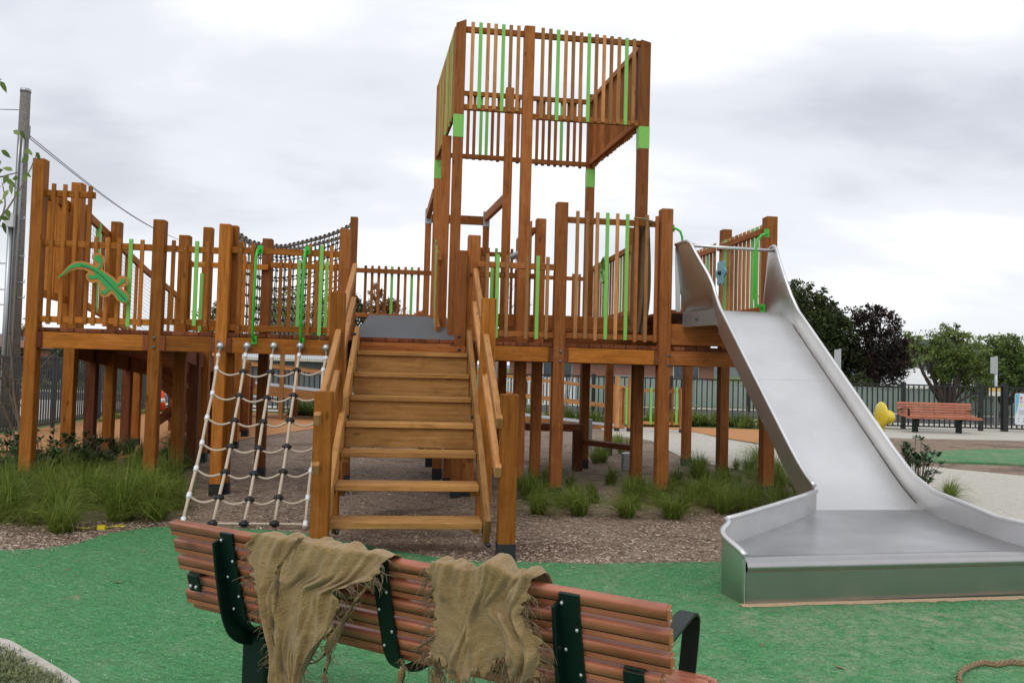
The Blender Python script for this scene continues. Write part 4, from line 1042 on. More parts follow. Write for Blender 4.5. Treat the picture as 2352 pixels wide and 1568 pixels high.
sheet('gravel_path', gp([(1400, 981), (1592, 981), (1741, 986), (1900, 990), (2060, 994), (2160, 999), (2140, 1004), (2050, 1005), (2000, 1003)], 0)+gp([(1960, 1030), (1743, 1018), (1649, 1003), (1592, 991), (1485, 983)], 0), .004, ORANG)
sheet('gravel_path', [(-8.35, 9.0), (-9.9, 21.6), (-4, 21.6), (-4.2, 17), (-5.2, 12.5), (-5.7, 9.5), (-5.9, 7.0), (-8.3, 6.5)], .004, ORANG)
# concrete edging and planted corner at lower left
ed = gp([(-400, 1440), (-150, 1448), (0, 1463), (60, 1490), (130, 1530), (190, 1570), (260, 1625), (330, 1700)], .03, 4)
ed2 = gp([(250, 1700), (190, 1625), (130, 1585), (70, 1540), (0, 1500), (-150, 1480), (-400, 1470)], .03, 4)
b = MB(); b.plate([V3(p, -.02) for p in ed+ed2], (0, 0, .05)); tag(b.build('kerb', CONC), kind='structure')
sheet('garden_soil', ed2+[Vector((-3.5, 1.0, 0)), Vector((-1.0, 1.0, 0))], .004, MULCH)
# road, verge and kerb lines beyond the fences
sheet('road', [(-60, 25.5), (60, 25.5), (60, 31), (-60, 31)], -.004, ASPH)
sheet('pavement', [(-40, 22.4), (60, 22.4), (60, 25.2), (-40, 25.2)], .0, CONC)
sheet('road_verge', [(-60, 31), (60, 31), (60, 32.2), (-60, 32.2)], .0, CONC)
sheet('road', [(-40, -5), (-14.2, -5), (-17.5, 25), (-40, 25)], -.004, ASPH)
sheet('pavement', [(-12.1, 4), (-9.1, 4), (-10.8, 22.4), (-13.6, 22.4)], .0, CONC)
def ln(pts, w_, m, z):
    b = MB(); P_ = [V3(p, z) for p in pts]
    for a, c in zip(P_, P_[1:]): d = (c-a).normalized(); s_ = Vector((-d.y, d.x, 0))*w_/2; b.poly([a-s_, c-s_, c+s_, a+s_])
    return tag(b.build('road_marking', m), kind='structure')
ln(cat([Vector((p.x, p.y, 0)) for p in [gr(2060, 961), gr(2140, 963), gr(2200, 969), gr(2265, 977), gr(2310, 983)]], 4), .12, CONC, .012)
# far hills
def hills(name, prof_, Y, m, depth=300):
    b = MB(); n = len(prof_)
    for x, z in prof_: b.v += [Vector((x, Y-depth, -2)), Vector((x*1.0, Y, z)), Vector((x, Y+depth, -2))]
    for i in range(n-1):
        for k in (0, 1): a = i*3+k; b.face((a, a+3, a+4, a+1), [(0, 0)]*4, 0, .5, True)
    return tag(b.build(name, m), kind='structure')
HILL = groundmat('wooded_hill', [(.3, (.050, .075, .070)), (.6, (.085, .115, .105)), (.8, (.12, .15, .13))], .08, None, .2)
HILLB = groundmat('hazy_far_hill', [(.3, (.15, .20, .27)), (.6, (.17, .225, .30)), (.8, (.20, .25, .32))], .02, None, .1)  # pale blue of distance haze is put into this hill colour
rnd = random.Random(4)
hx = [-3200+160*k for k in range(41)]
def hz(x, Y, y_px): return 1.42+ (0)
pr = []
for x in [-1500+25*k for k in range(121)]:
    f = 22+10*sin(x*.0031+.4)+6*sin(x*.011+1)+1.5*sin(x*.05); pr.append((x, f+2.2*rnd.random()))
def hill_profile(Y, pts, jit):
    r = []
    n = 140; xs_ = [pts[0][0]+(pts[-1][0]-pts[0][0])*k/n for k in range(n+1)]
    for x in xs_:
        for (a, ya), (c, yc) in zip(pts, pts[1:]):
            if x <= c: y = ya+(yc-ya)*(x-a)/(c-a); break
        q = at(x, y, Y); r.append((q.x, q.z+rnd.uniform(0, jit)))
    return r
hills('hills', hill_profile(700, [(1200, 838), (1500, 840), (1800, 835), (1980, 812), (2040, 790), (2075, 783), (2140, 781), (2220, 790), (2352, 800), (2700, 812)], 2.0), 700, HILL)
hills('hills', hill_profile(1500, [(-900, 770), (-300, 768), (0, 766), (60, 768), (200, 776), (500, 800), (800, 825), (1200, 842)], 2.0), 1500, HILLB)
# ================================================================ fences
FBLK = plain('black_fence_paint', (.012, .013, .014), .4); FGRY = plain('charcoal_fence_paint', (.035, .037, .04), .45)
def picket_fence(p0, p1, h, bays, label, m, sp=.115, rt=.02, posth=.06, pw=.075, zb=.10, skip=()):
    p0, p1 = Vector(p0), Vector(p1); d = p1-p0; t = thing('metal_fence', (p0+p1)/2, label, 'fence')
    for k in range(bays+1):
        q = p0+d*k/bays; b = MB(); b.beam(q, q+UPV*(h+posth), pw, pw, side=d.normalized()); b.beam(q+UPV*(h+posth), q+UPV*(h+posth+.012), pw+.01, pw+.01, side=d.normalized())
        b.build('fence_post', m, t)
    for k in range(bays):
        a, c = p0+d*k/bays, p0+d*(k+1)/bays; b = MB()
        b.beam(a+UPV*h, c+UPV*h, .04, .04); b.beam(a+UPV*zb, c+UPV*zb, .04, .04)
        n_ = int((c-a).length/sp)
        for j in range(1, n_): q = a.lerp(c, j/n_); b.beam(q+UPV*zb, q+UPV*h, rt, rt, side=d.normalized(), tint=.5)
        b.build('fence_panel', m, t)
    return t
xf = at(2075, 900, 22).x
picket_fence((xf-2.18*10, 22.0, 0), (xf+2.18*4, 22.0, 0), 1.25, 14, 'long black metal picket fence across the back of the playground', FBLK, sp=.145, rt=.03, pw=.10)
fl0, fl1 = gr(0, 1004), gr(303, 950); dd_ = (fl1-fl0).normalized()
picket_fence(fl0-dd_*5.0, fl0+dd_*9.0, 1.38, 6, 'tall charcoal metal picket fence receding along the left side of the playground', FGRY, sp=.105, rt=.024, pw=.06)
# low timber screen at the foot of the far ramp
ts_ = thing('timber_screen', at(1500, 970, 18.4)*1.0, 'low timber screen with lime green slats standing at the foot of the far ramp', 'fence')
Ys = 18.4
for x, y in ((1419, 865), (1448, 866), (1568, 892)):
    q = at(x, y, Ys); b = MB(); b.beam(Vector((q.x, Ys, 0)), Vector((q.x, Ys, q.z)), .10, .09); b.build('post', WL, ts_, bevel=.004)
    b = MB(); b.beam(Vector((q.x, Ys, -.01)), Vector((q.x, Ys, .09)), .112, .102); b.build('post_sleeve', BLACKR, ts_)
b = MB()
for y in (896, 970): b.beam(at(1424, y-1, Ys), at(1566, y+3, Ys), .04, .07, side=(0, 1, 0))
b.build('rail', WL, ts_)
for x, g in ((1432, 0), (1440, 1), (1470, 0), (1496, 1), (1507, 0), (1521, 0), (1534, 0), (1545, 0), (1555, 1), (1562, 0)):
    q = at(x, 889, Ys-.04); b = MB(); b.beam(Vector((q.x, Ys-.04, at(x, 974, Ys).z)), q, .05, .02, side=(1, 0, 0)); b.build('slat', GREEN if g else WR, ts_)
# sheet steel boundary fence across the road
def corru(t, b):
    v = obj_vec(t, (1, 1, 1)); s_ = nd(t, 'ShaderNodeSeparateXYZ'); t.links.new(v, s_.inputs[0])
    w_ = mth(t, 'SINE', mth(t, 'MULTIPLY', s_.outputs[0], 24.0)); n1 = noise(t, v, 1.2, 3)
    c = mixc(t, n1, (.20, .26, .225), (.27, .335, .295)); t.links.new(c, b.inputs['Base Color']); b.inputs['Roughness'].default_value = .5
CORR = mat('sage_sheet_metal', corru)
def sheet_fence(pts, label):
    b = MB(); t = thing('boundary_fence', V3(pts[0], 0), label, 'fence')
    for (a, c) in zip(pts, pts[1:]):
        a, c = Vector(a), Vector(c); L_ = ((c-a)*1).xy.length; n_ = int(L_/.19); prev = None
        for k in range(n_+1):
            for dx, dy in ((0, 0), (.25, 0), (.35, .03), (.6, .03), (.7, 0)):
                f = min(1, (k+dx)/n_); q = a.lerp(c, f); s_ = Vector(((c-a).y, -(c-a).x, 0)).normalized()*dy
                cur = (V3(q, 0)+s_, q+s_)
                if prev: b.poly([prev[0], cur[0], cur[1], prev[1]])
                prev = cur
    b.build('sheet_panel', CORR, t)
    c_ = MB()
    for (a, c) in zip(pts, pts[1:]): c_.beam(Vector(a)+UPV*.02, Vector(c)+UPV*.02, .06, .05)
    c_.build('capping_rail', CORR, t)
    return t
gfl = [at(1297, 880, 33), at(1345, 868, 33), at(1420, 864, 33), at(1592, 871, 33)]
sheet_fence([Vector((p.x, 33, p.z)) for p in gfl]+[Vector((at(1650, 893, 33).x, 33, .98)), Vector((at(1960, 890, 33).x, 33, .98)), Vector((26, 33, .98))], 'sage green corrugated sheet metal fence across the road behind the black picket fence')
WSH = plain('white_sheet_metal', (.62, .64, .66), .5)
b = MB()
for k in range(30):
    x = at(1100, 900, 30).x+k*.13; b.beam(Vector((x, 31.5, 0)), Vector((x, 31.5, 1.1)), .07, .02)
b.beam(Vector((at(1100, 900, 30).x, 31.5, .9)), Vector((at(1100, 900, 30).x+3.9, 31.5, .9)), .03, .04)
o = b.build('white_fence', WSH); tag(o, 'short run of white paling fence behind the middle of the fort', 'fence')
# ================================================================ houses
def brickb(t, b):
    v = obj_vec(t); br = nd(t, 'ShaderNodeTexBrick', Scale=4.2); br.inputs['Color1'].default_value = (.23, .07, .045, 1); br.inputs['Color2'].default_value = (.30, .10, .06, 1); br.inputs['Mortar'].default_value = (.38, .33, .29, 1)
    mp = nd(t, 'ShaderNodeMapping'); mp.inputs['Rotation'].default_value = (radians(90), 0, 0); t.links.new(v, mp.inputs[0]); t.links.new(mp.outputs[0], br.inputs['Vector'])
    t.links.new(br.outputs[0], b.inputs['Base Color']); b.inputs['Roughness'].default_value = .9
BRICK = mat('red_brick', brickb); TILE = plain('terracotta_roof', (.20, .09, .06), .8, nz=.2, nscale=12); WROOF = plain('pale_metal_roof', (.60, .61, .60), .5, nz=.05, nscale=2)
GLASS = plain('window_glass', (.05, .07, .09), .08, nz=.02); TRIM = plain('cream_trim', (.62, .58, .50), .6)
def house(x0, x1, y0, y1, zw, zr, label, wallm, roofm, wins=(), z0=0.0):
    t = thing('house', ((x0+x1)/2, (y0+y1)/2, z0), label, 'house')
    b = MB(); cx, cy = (x0+x1)/2, (y0+y1)/2
    b.plate([(x0, y0, z0), (x1, y0, z0), (x1, y1, z0), (x0, y1, z0)], (0, 0, zw-z0)); b.build('wall', wallm, t)
    o_ = .5; r = min((y1-y0), (x1-x0))/2; b = MB(); e_ = [(x0-o_, y0-o_, zw), (x1+o_, y0-o_, zw), (x1+o_, y1+o_, zw), (x0-o_, y1+o_, zw)]
    a, c = (x0+r, cy, zr), (x1-r, cy, zr)
    b.poly([e_[0], e_[1], c, a]); b.poly([e_[1], e_[2], c]); b.poly([e_[2], e_[3], a, c]); b.poly([e_[3], e_[0], a]); b.poly([(p[0], p[1], zw-.02) for p in e_][::-1])
    b.build('roof', roofm, t)
    b = MB(); b.beam((x0-o_, y0-o_-.02, zw-.06), (x1+o_, y0-o_-.02, zw-.06), .04, .14); b.build('gutter', TRIM, t)
    for (wx, wz, ww, wh) in wins:
        b = MB(); b.beam((wx-ww/2, y0-.03, wz), (wx+ww/2, y0-.03, wz), .06, wh); f_ = b.build('window', TRIM, t)
        b = MB()
        for k in (0, 1): b.beam((wx-ww/2+.06+k*ww/2, y0-.065, wz), (wx-.03+k*ww/2, y0-.065, wz), .02, wh-.12)
        b.build('pane', GLASS, f_)
    return t
xa, xb_ = at(1170, 850, 42).x, at(1640, 850, 42).x
house(xa, xb_, 42, 50, 2.25, 2.75, 'low red brick house with a terracotta roof, seen through the legs of the fort', BRICK, TILE, [(at(1575, 850, 42).x, 1.4, 1.4, 1.2), (at(1280, 850, 42).x, 1.2, 1.6, 1.2)])
xc, xd = at(2050, 880, 50).x, at(2195, 880, 50).x
house(xc, xd, 48, 54, .95, 2.15, 'low brick house with a pale grey metal hip roof between the trees on the right', BRICK, WROOF, [(at(2140, 880, 50).x, .5, 1.2, .5)])
house(at(560, 840, 40).x, at(800, 840, 40).x, 40, 47, 1.6, 2.6, 'shed with a pale metal roof behind the rope net', plain('grey_wall', (.16, .18, .19), .8), plain('shed_roof', (.50, .53, .55), .5))
house(at(-260, 840, 60).x, at(-20, 840, 60).x, 60, 68, 2.0, 3.4, 'distant brick house beyond the charcoal fence', BRICK, TILE)
# ================================================================ vegetation
def leafmat(name, c0, c1, c2, trans=.25):
    def f(t, b):
        a = nd(t, 'ShaderNodeAttribute', attribute_name='tint'); c = ramp(t, a.outputs['Fac'], [(0, c0), (.5, c1), (1, c2)])
        t.links.new(c, b.inputs['Base Color']); b.inputs['Roughness'].default_value = .55; b.inputs['Specular IOR Level'].default_value = .3
        if trans:
            tr = nd(t, 'ShaderNodeBsdfTranslucent'); t.links.new(c, tr.inputs['Color']); mx = nd(t, 'ShaderNodeMixShader'); mx.inputs[0].default_value = trans
            t.links.new(b.outputs[0], mx.inputs[1]); t.links.new(tr.outputs[0], mx.inputs[2]); o = [n for n in t.nodes if n.type == 'OUTPUT_MATERIAL'][0]; t.links.new(mx.outputs[0], o.inputs[0])
    return mat(name, f)
BARK = groundmat('bark', [(.3, (.045, .032, .024)), (.6, (.10, .075, .058)), (.8, (.17, .14, .115))], 18, None, .8)
BARKG = plain('grey_brown_bark', (.16, .12, .09), .85, nz=.2, nscale=25, bumpy=.4)
def leaf_cloud(b, centres, n, size, rnd, aspect=.55, droop=0.0, tintf=None, shell=.35):
    tot = sum(c[1]**2 for c in centres)
    for (c, r, tb) in centres:
        c = Vector(c); k_ = int(n*r*r/tot)
        sub = [(c+Vector((rnd.gauss(0, 1), rnd.gauss(0, 1), rnd.gauss(0, .8))).normalized()*r*rnd.uniform(.35, 1.0), r*rnd.uniform(.16, .34), rnd.random()) for _ in range(max(6, int(k_/34)))]
        for _ in range(k_):
            s_ = rnd.choice(sub); d = Vector((rnd.gauss(0, 1), rnd.gauss(0, 1), rnd.gauss(0, 1))); d.normalize()
            p = s_[0]+d*s_[1]*rnd.random()**.4
            a = Vector((rnd.gauss(0, 1), rnd.gauss(0, 1), rnd.gauss(0, .7)-droop)).normalized(); bb_ = a.cross(Vector((rnd.gauss(0, 1), rnd.gauss(0, 1), rnd.gauss(0, 1)))).normalized()
            L_ = size*rnd.uniform(.6, 1.35); w_ = L_*aspect*.5
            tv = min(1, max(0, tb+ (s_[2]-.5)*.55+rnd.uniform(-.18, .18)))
            o = len(b.v); b.v += [p, p+a*L_*.5+bb_*w_, p+a*L_, p+a*L_*.5-bb_*w_]
            b.face((o, o+1, o+2, o+3), [(0, 0), (1, 0), (1, 1), (0, 1)], 0, tv)
def tree(name, base, h, spread, blobs, n, size, lm, label, seed, bark=None, trunk_r=.18, group=None, fork=.3, parentless=False, droop=0, aspect=.55):
    rnd = random.Random(seed); base = Vector(base); t = thing(name, base, label, 'tree', group)
    cen = [((base.x+x*spread, base.y+y*spread, base.z+z*h), r*spread, tb) for x, y, z, r, tb in blobs]
    b = MB(); q = base+Vector((0, 0, h*fork)); b.tube([base-UPV*.1, base+UPV*h*.1+Vector((.05, 0, 0)), q], [trunk_r*1.3, trunk_r, trunk_r*.8], n=10)
    for c, r, tb in cen:
        c = Vector(c); mid = q.lerp(c, .5)+Vector((rnd.uniform(-.2, .2), rnd.uniform(-.2, .2), -.05*h))*.6
        b.tube([q-UPV*.1, mid, c], [trunk_r*.6, trunk_r*.35, trunk_r*.12], n=7)
        for _ in range(5):
            e_ = c+Vector((rnd.gauss(0, 1), rnd.gauss(0, 1), rnd.gauss(0, .8))).normalized()*r*.85; m2 = mid.lerp(c, rnd.random()); b.tube([m2, m2.lerp(e_, .5)+Vector((0, 0, .08*r)), e_], [trunk_r*.16, trunk_r*.1, trunk_r*.04], n=5, cap=False)
    b.build('trunk', bark or BARK, t)
    b = MB(); leaf_cloud(b, cen, n, size, rnd, aspect, droop); b.build('crown', lm, t)
    return t
def R(seed, k, zlo=.4, zhi=.9, rmin=.28, rmax=.5, rad=.6):
    r = random.Random(seed); out_ = []
    for _ in range(k):
        a = r.random()*6.28; z = r.uniform(zlo, zhi); q = rad*(1-.6*max(0, (z-.62)/.38))*r.uniform(.3, 1); out_.append((cos(a)*q, sin(a)*q*.8, z, r.uniform(rmin, rmax), r.uniform(.2, .8)))
    return out_
LDG = leafmat('dark_green_leaves', (.016, .028, .007), (.045, .068, .016), (.11, .135, .036))
LPU = leafmat('plum_leaves', (.010, .009, .009), (.032, .019, .018), (.075, .038, .034))
LMG = leafmat('mid_green_leaves', (.045, .08, .016), (.125, .19, .042), (.28, .35, .11), .35)
LYG = leafmat('yellow_green_leaves', (.07, .10, .02), (.16, .20, .045), (.28, .30, .09))
LAU = leafmat('autumn_leaves', (.06, .085, .022), (.24, .10, .035), (.52, .20, .085), .45)
LGR = leafmat('grey_green_leaves', (.08, .10, .04), (.19, .23, .10), (.36, .38, .20), .35)
def bx(x, Y): q = at(x, 900, Y); return Vector((q.x, Y, 0))
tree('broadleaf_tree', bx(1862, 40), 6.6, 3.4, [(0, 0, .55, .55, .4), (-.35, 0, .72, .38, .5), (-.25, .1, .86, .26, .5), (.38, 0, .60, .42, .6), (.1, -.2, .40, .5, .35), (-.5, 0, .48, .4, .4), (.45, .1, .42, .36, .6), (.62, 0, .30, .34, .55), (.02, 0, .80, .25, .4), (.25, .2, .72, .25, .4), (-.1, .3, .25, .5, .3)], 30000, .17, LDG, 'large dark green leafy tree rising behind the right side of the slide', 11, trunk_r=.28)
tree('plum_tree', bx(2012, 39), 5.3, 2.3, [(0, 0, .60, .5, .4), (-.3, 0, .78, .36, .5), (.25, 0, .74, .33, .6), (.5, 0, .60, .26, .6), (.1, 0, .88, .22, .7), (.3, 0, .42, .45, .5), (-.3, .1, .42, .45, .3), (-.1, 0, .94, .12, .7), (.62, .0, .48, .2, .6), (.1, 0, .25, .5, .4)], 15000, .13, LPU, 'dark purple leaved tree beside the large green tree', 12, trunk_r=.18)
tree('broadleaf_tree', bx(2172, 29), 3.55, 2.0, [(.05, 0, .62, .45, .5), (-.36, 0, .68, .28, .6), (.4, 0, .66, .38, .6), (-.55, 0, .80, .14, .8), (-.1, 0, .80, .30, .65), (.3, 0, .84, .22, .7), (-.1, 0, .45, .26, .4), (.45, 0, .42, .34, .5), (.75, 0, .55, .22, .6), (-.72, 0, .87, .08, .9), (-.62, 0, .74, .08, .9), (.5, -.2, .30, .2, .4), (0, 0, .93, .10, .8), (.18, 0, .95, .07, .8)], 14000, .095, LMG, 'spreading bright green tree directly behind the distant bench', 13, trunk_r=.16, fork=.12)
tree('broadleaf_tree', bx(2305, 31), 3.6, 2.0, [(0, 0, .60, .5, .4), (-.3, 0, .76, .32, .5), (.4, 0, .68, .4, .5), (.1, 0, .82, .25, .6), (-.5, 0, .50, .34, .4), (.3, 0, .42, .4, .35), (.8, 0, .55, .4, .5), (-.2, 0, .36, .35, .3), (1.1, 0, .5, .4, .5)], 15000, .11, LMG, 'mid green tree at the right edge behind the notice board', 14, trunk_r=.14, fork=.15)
tree('small_tree', bx(2062, 66), 4.6, 2.4, R(15, 7), 5000, .17, LYG, 'pale yellow green bushy tree low between the purple and the bright green trees', 15, trunk_r=.08)
tree('small_tree', bx(1940, 36), 1.9, 1.5, R(16, 6), 4000, .10, LDG, 'low dark shrubby tree behind the boundary fence under the large trees', 16, trunk_r=.08)
# trees seen between the posts, behind the middle and left of the fort
tree('autumn_tree', bx(868, 38), 6.0, 2.3, [(0, 0, .62, .4, .2), (-.3, 0, .55, .5, .1), (.2, 0, .7, .3, .5), (-.1, 0, .82, .2, .6), (.45, 0, .55, .35, .7), (-.5, 0, .72, .25, .2), (0, 0, .4, .5, .3)], 14000, .12, LAU, 'half turned autumn tree, green to rust, behind the grey ramp railing', 17, trunk_r=.12)
tree('autumn_tree', bx(950, 37), 4.6, 1.7, [(0, 0, .68, .36, .9), (-.35, 0, .55, .35, .8), (.4, 0, .6, .25, .9), (.1, 0, .82, .2, .9), (0, 0, .4, .4, .6)], 8000, .11, LAU, 'thin orange red autumn tree behind the right end of the back railing', 18, trunk_r=.09)
for i, (x, Y, h_, sp_, m_, lb) in enumerate(((640, 46, 6.2, 3.0, LMG, 'green tree behind the middle of the rope net bridge'), (735, 44, 5.6, 2.4, LYG, 'yellowing tree behind the right half of the rope net bridge'), (480, 48, 5.3, 2.6, LDG, 'dark tree behind the second bay of the left walkway'))):
    tree('broadleaf_tree', bx(x, Y), h_, sp_, R(30+i, 9), 7000, .15, m_, lb, 30+i, trunk_r=.15)
for i, (x, Y, h_, m_, lb) in enumerate(((52, 70, 4.2, LAU, 'reddish tree beyond the charcoal fence by the power pole'), (130, 75, 3.6, LMG, 'rounded green tree beyond the charcoal fence'), (175, 60, 3.0, LDG, 'dark bushy tree beyond the charcoal fence'))):
    tree('small_tree', bx(x, Y), h_, 2.6, R(40+i, 7), 3500, .16, m_, lb, 40+i, trunk_r=.12)
# bare trees behind the right deck
def bare(base, h, label, seed, n=60, lean=0, parent_leaf=None, name='bare_tree', r0=.03, bark=None, nl=0, lm=None, ls=.03, spread=.5):
    rnd = random.Random(seed); base = Vector(base); t = thing(name, base, label, 'tree'); b = MB(); tips = []
    def grow(p, d, L_, r, depth):
        k = 5; pts = [p]; 
        for _ in range(k): d = (d+Vector((rnd.gauss(0, .09), rnd.gauss(0, .09), rnd.gauss(.04, .06)))).normalized(); pts.append(pts[-1]+d*L_/k)
        b.tube(pts, [r*(1-.55*i/k) for i in range(k+1)], n=6, cap=False); tips.extend(pts[2:])
        if depth:
            for _ in range(rnd.randint(3, 5) if depth > 1 else rnd.randint(2, 4)):
                i = rnd.randint(1, k); nd_ = (d+Vector((rnd.gauss(0, spread), rnd.gauss(0, spread), rnd.gauss(.1, .3)))).normalized(); grow(pts[i], nd_, L_*rnd.uniform(.35, .65), r*.5, depth-1)
    grow(base, Vector((lean, 0, 1)).normalized(), h*.8, r0, 3)
    b.build('trunk', bark or BARKG, t)
    if nl:
        l = MB()
        for _ in range(nl):
            p = rnd.choice(tips)+Vector((rnd.gauss(0, .02), rnd.gauss(0, .02), rnd.gauss(0, .02))); leaf_cloud(l, [(p, ls*.5, rnd.random())], 3, ls, rnd)
        l.build('leaf', lm, t)
    return t
bare(bx(1158, 26), 3.6, 'leafless twiggy tree seen through the railing of the right deck', 50, r0=.04)
bare(bx(1300, 20.8), 1.5, 'thin bare sapling in the garden bed under the right deck', 51, r0=.014)
bare(bx(1588, 20.6), 1.9, 'young sapling with a few russet leaves in the back garden bed', 52, r0=.018, nl=60, lm=LAU, ls=.06)
s0 = gr(61, 1112); s0.z = 0
bare(s0, 2.1, 'slim nearly leafless sapling with dead brown leaves in front of the left corner post', 53, r0=.026, nl=110, lm=leafmat('dead_leaves', (.10, .04, .02), (.22, .09, .04), (.34, .2, .1)), ls=.022, spread=.22, lean=.01, name='sapling')
# foreground twig of a tree leaning into the left edge
t = thing('overhanging_branch', at(-60, 500, 3.0), 'leafy green branch tips of a tree reaching in from the left edge', 'tree branch')
b = MB(); rnd = random.Random(9); l = MB(); brs = [[(-220, 620), (-60, 540), (0, 500), (30, 460), (62, 405), (85, 352)], [(-220, 620), (-40, 430), (10, 405), (45, 395)], [(-60, 540), (-10, 520), (12, 470), (5, 420)], [(-220, 300), (-80, 240), (-12, 190), (3, 182)]]
for br_ in brs:
    P_ = cat([at(x, y, 3.0+.1*k) for k, (x, y) in enumerate(br_)], 3); b.tube(P_, [.006*(1-.75*i/len(P_)) for i in range(len(P_))], n=5)
b.build('twig', BARKG, t)
def leaf(l, p, a, L_, w_, tv, m=0):
    a = a.normalized(); s_ = a.cross(Vector((rnd.gauss(0, .5), -1, rnd.gauss(0, .5)))).normalized(); dn = Vector((0, 0, -1)); o = len(l.v)
    l.v += [p, p+a*L_*.3+s_*w_*.5, p+a*L_*.65+s_*w_*.42+dn*L_*.08, p+a*L_+dn*L_*.22, p+a*L_*.65-s_*w_*.42+dn*L_*.08, p+a*L_*.3-s_*w_*.5, p+a*L_*.5+dn*L_*.02-Vector((0, 0, .004))]
    for k in range(6): l.face((o+k, o+(k+1) % 6, o+6), [(0, 0)]*3, m, tv, True)
for (x, y, ax, az) in ((30, 300, 1, -.4), (18, 400, -.2, -1), (8, 390, -1, -.3), (2, 425, -.6, -.8), (24, 420, .3, -1), (60, 345, 1, -.5), (66, 358, -.6, -.8), (74, 372, .2, -1), (56, 400, .5, -1), (42, 410, -.8, .2), (30, 392, -.7, .3), (8, 465, -1, .1), (14, 480, .3, -1), (5, 510, .4, -.9), (0, 380, -.3, .9), (82, 350, .8, -.9), (70, 345, -1, -.1), (46, 300, .8, -1), (-2, 500, .8, .1), (52, 398, 1, -.2), (12, 410, .9, -.6), (20, 436, -.5, -.8), (34, 442, .8, -.3), (2, 345, .9, -.5), (0, 186, .6, -.9)):
    leaf(l, at(x, y, 3.1+rnd.uniform(-.1, .1)), Vector((ax, rnd.uniform(-.4, .4), az)), .040*rnd.uniform(.75, 1.2), .020, rnd.random())
l.build('leaf', LMG, t)
# ---------------------------------------------------------------- tussock grass
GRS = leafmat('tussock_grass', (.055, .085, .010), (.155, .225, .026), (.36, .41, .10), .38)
GRD = leafmat('dry_grass', (.16, .12, .05), (.28, .21, .10), (.40, .32, .18), .2)
GRP = leafmat('pale_feather_grass', (.14, .16, .08), (.24, .26, .15), (.38, .38, .26), .3)
def tuft(b, c, h, rad, n, rnd, lean=1.0, wd=.004, m=0, tb=.5):
    c = Vector(c); sway = Vector((rnd.gauss(0, .25), rnd.gauss(0, .25), 0))*rad
    for _ in range(n):
        a = rnd.random()*6.283; r = rad*rnd.random()**.7*.22; p = c+Vector((cos(a)*r, sin(a)*r, 0)); a2 = a+rnd.gauss(0, .8); d = Vector((cos(a2), sin(a2), 0)); H = h*rnd.uniform(.45, 1.2)*(1+.12*rnd.gauss(0, 1)); o_ = rad*(.15+1.35*rnd.random()**1.2)*lean
        s_ = Vector((-d.y, d.x, rnd.gauss(0, .3))).normalized()*wd*rnd.uniform(.5, 1.2); o = len(b.v); tv = min(1, max(0, rnd.gauss(tb, .27)))
        sag = .20+.55*min(1.3, o_/max(rad, .01))*rnd.uniform(.5, 1.15)
        for k in range(5):
            f = k/4; q = p+d*o_*(.35*f+.65*f*f)+sway*f*f+UPV*H*(f*1.12-sag*f*f*f); w_ = 1-f*.82
            b.v += [q-s_*w_, q+s_*w_]
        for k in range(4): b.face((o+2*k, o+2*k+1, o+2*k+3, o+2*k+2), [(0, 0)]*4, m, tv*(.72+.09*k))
def bed(name, label, cat_, pts, h, rad, n, seed, m, wd=.004, kind='stuff', tb=.5, dry=0):
    rnd = random.Random(seed); b = MB()
    for p in pts:
        q = gr(*p[:2]) if len(p) == 2 or p[2] is None else Vector(p); q.z = 0
        s_ = rnd.uniform(.55, 1.25); tuft(b, q, h*s_, rad*s_*rnd.uniform(.8, 1.25), int(n*s_), rnd, wd=wd, tb=tb+rnd.uniform(-.15, .15))
        if dry: tuft(b, q, h*.5, rad*1.1, dry, rnd, wd=wd, m=1, tb=.4)
    o = b.build(name, [m, GRD]); tag(o, label, cat_, kind=kind); return o
rnd = random.Random(21)
L1 = [(rnd.uniform(-60, 410), rnd.uniform(1085, 1195)) for _ in range(46)]
L1 = [p for p in L1 if not (p[0] > 330 and p[1] > 1180)]+[(20, 1200), (70, 1205), (395, 1165), (350, 1175), (280, 1190), (-40, 1190), (320, 1150), (380, 1150)]
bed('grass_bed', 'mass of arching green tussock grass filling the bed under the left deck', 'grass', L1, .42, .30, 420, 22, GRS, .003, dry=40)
b_ = [(rnd.uniform(200, 440), rnd.uniform(1030, 1085)) for _ in range(16)]
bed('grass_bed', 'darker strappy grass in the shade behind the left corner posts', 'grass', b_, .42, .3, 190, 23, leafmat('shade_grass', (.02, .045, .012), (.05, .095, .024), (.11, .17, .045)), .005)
for i, (x, y, h_, r_, lb) in enumerate(((140, 1222, .36, .34, 'single fan of tussock grass standing forward on the mulch at left'), (360, 1195, .30, .30, 'low green tussock at the right end of the left grass bed'), (1235, 1180, .26, .26, 'small tussock just right of the stair newel post'), (1330, 1182, .34, .34, 'large tussock at the foot of the first right deck post'), (1440, 1188, .28, .28, 'tussock between the two front posts of the right deck'), (1545, 1190, .32, .34, 'tussock at the foot of the second right deck post'), (1660, 1178, .34, .36, 'tussock left of the slide run-out'), (2180, 1150, .30, .22, 'upright tussock beside the right edge of the slide'))):
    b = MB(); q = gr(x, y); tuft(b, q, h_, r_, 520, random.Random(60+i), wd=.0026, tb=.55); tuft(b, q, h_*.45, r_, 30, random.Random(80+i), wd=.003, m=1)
    o = b.build('grass_tussock', [GRS, GRD]); tag(o, lb, 'grass tussock', 'green tussocks')
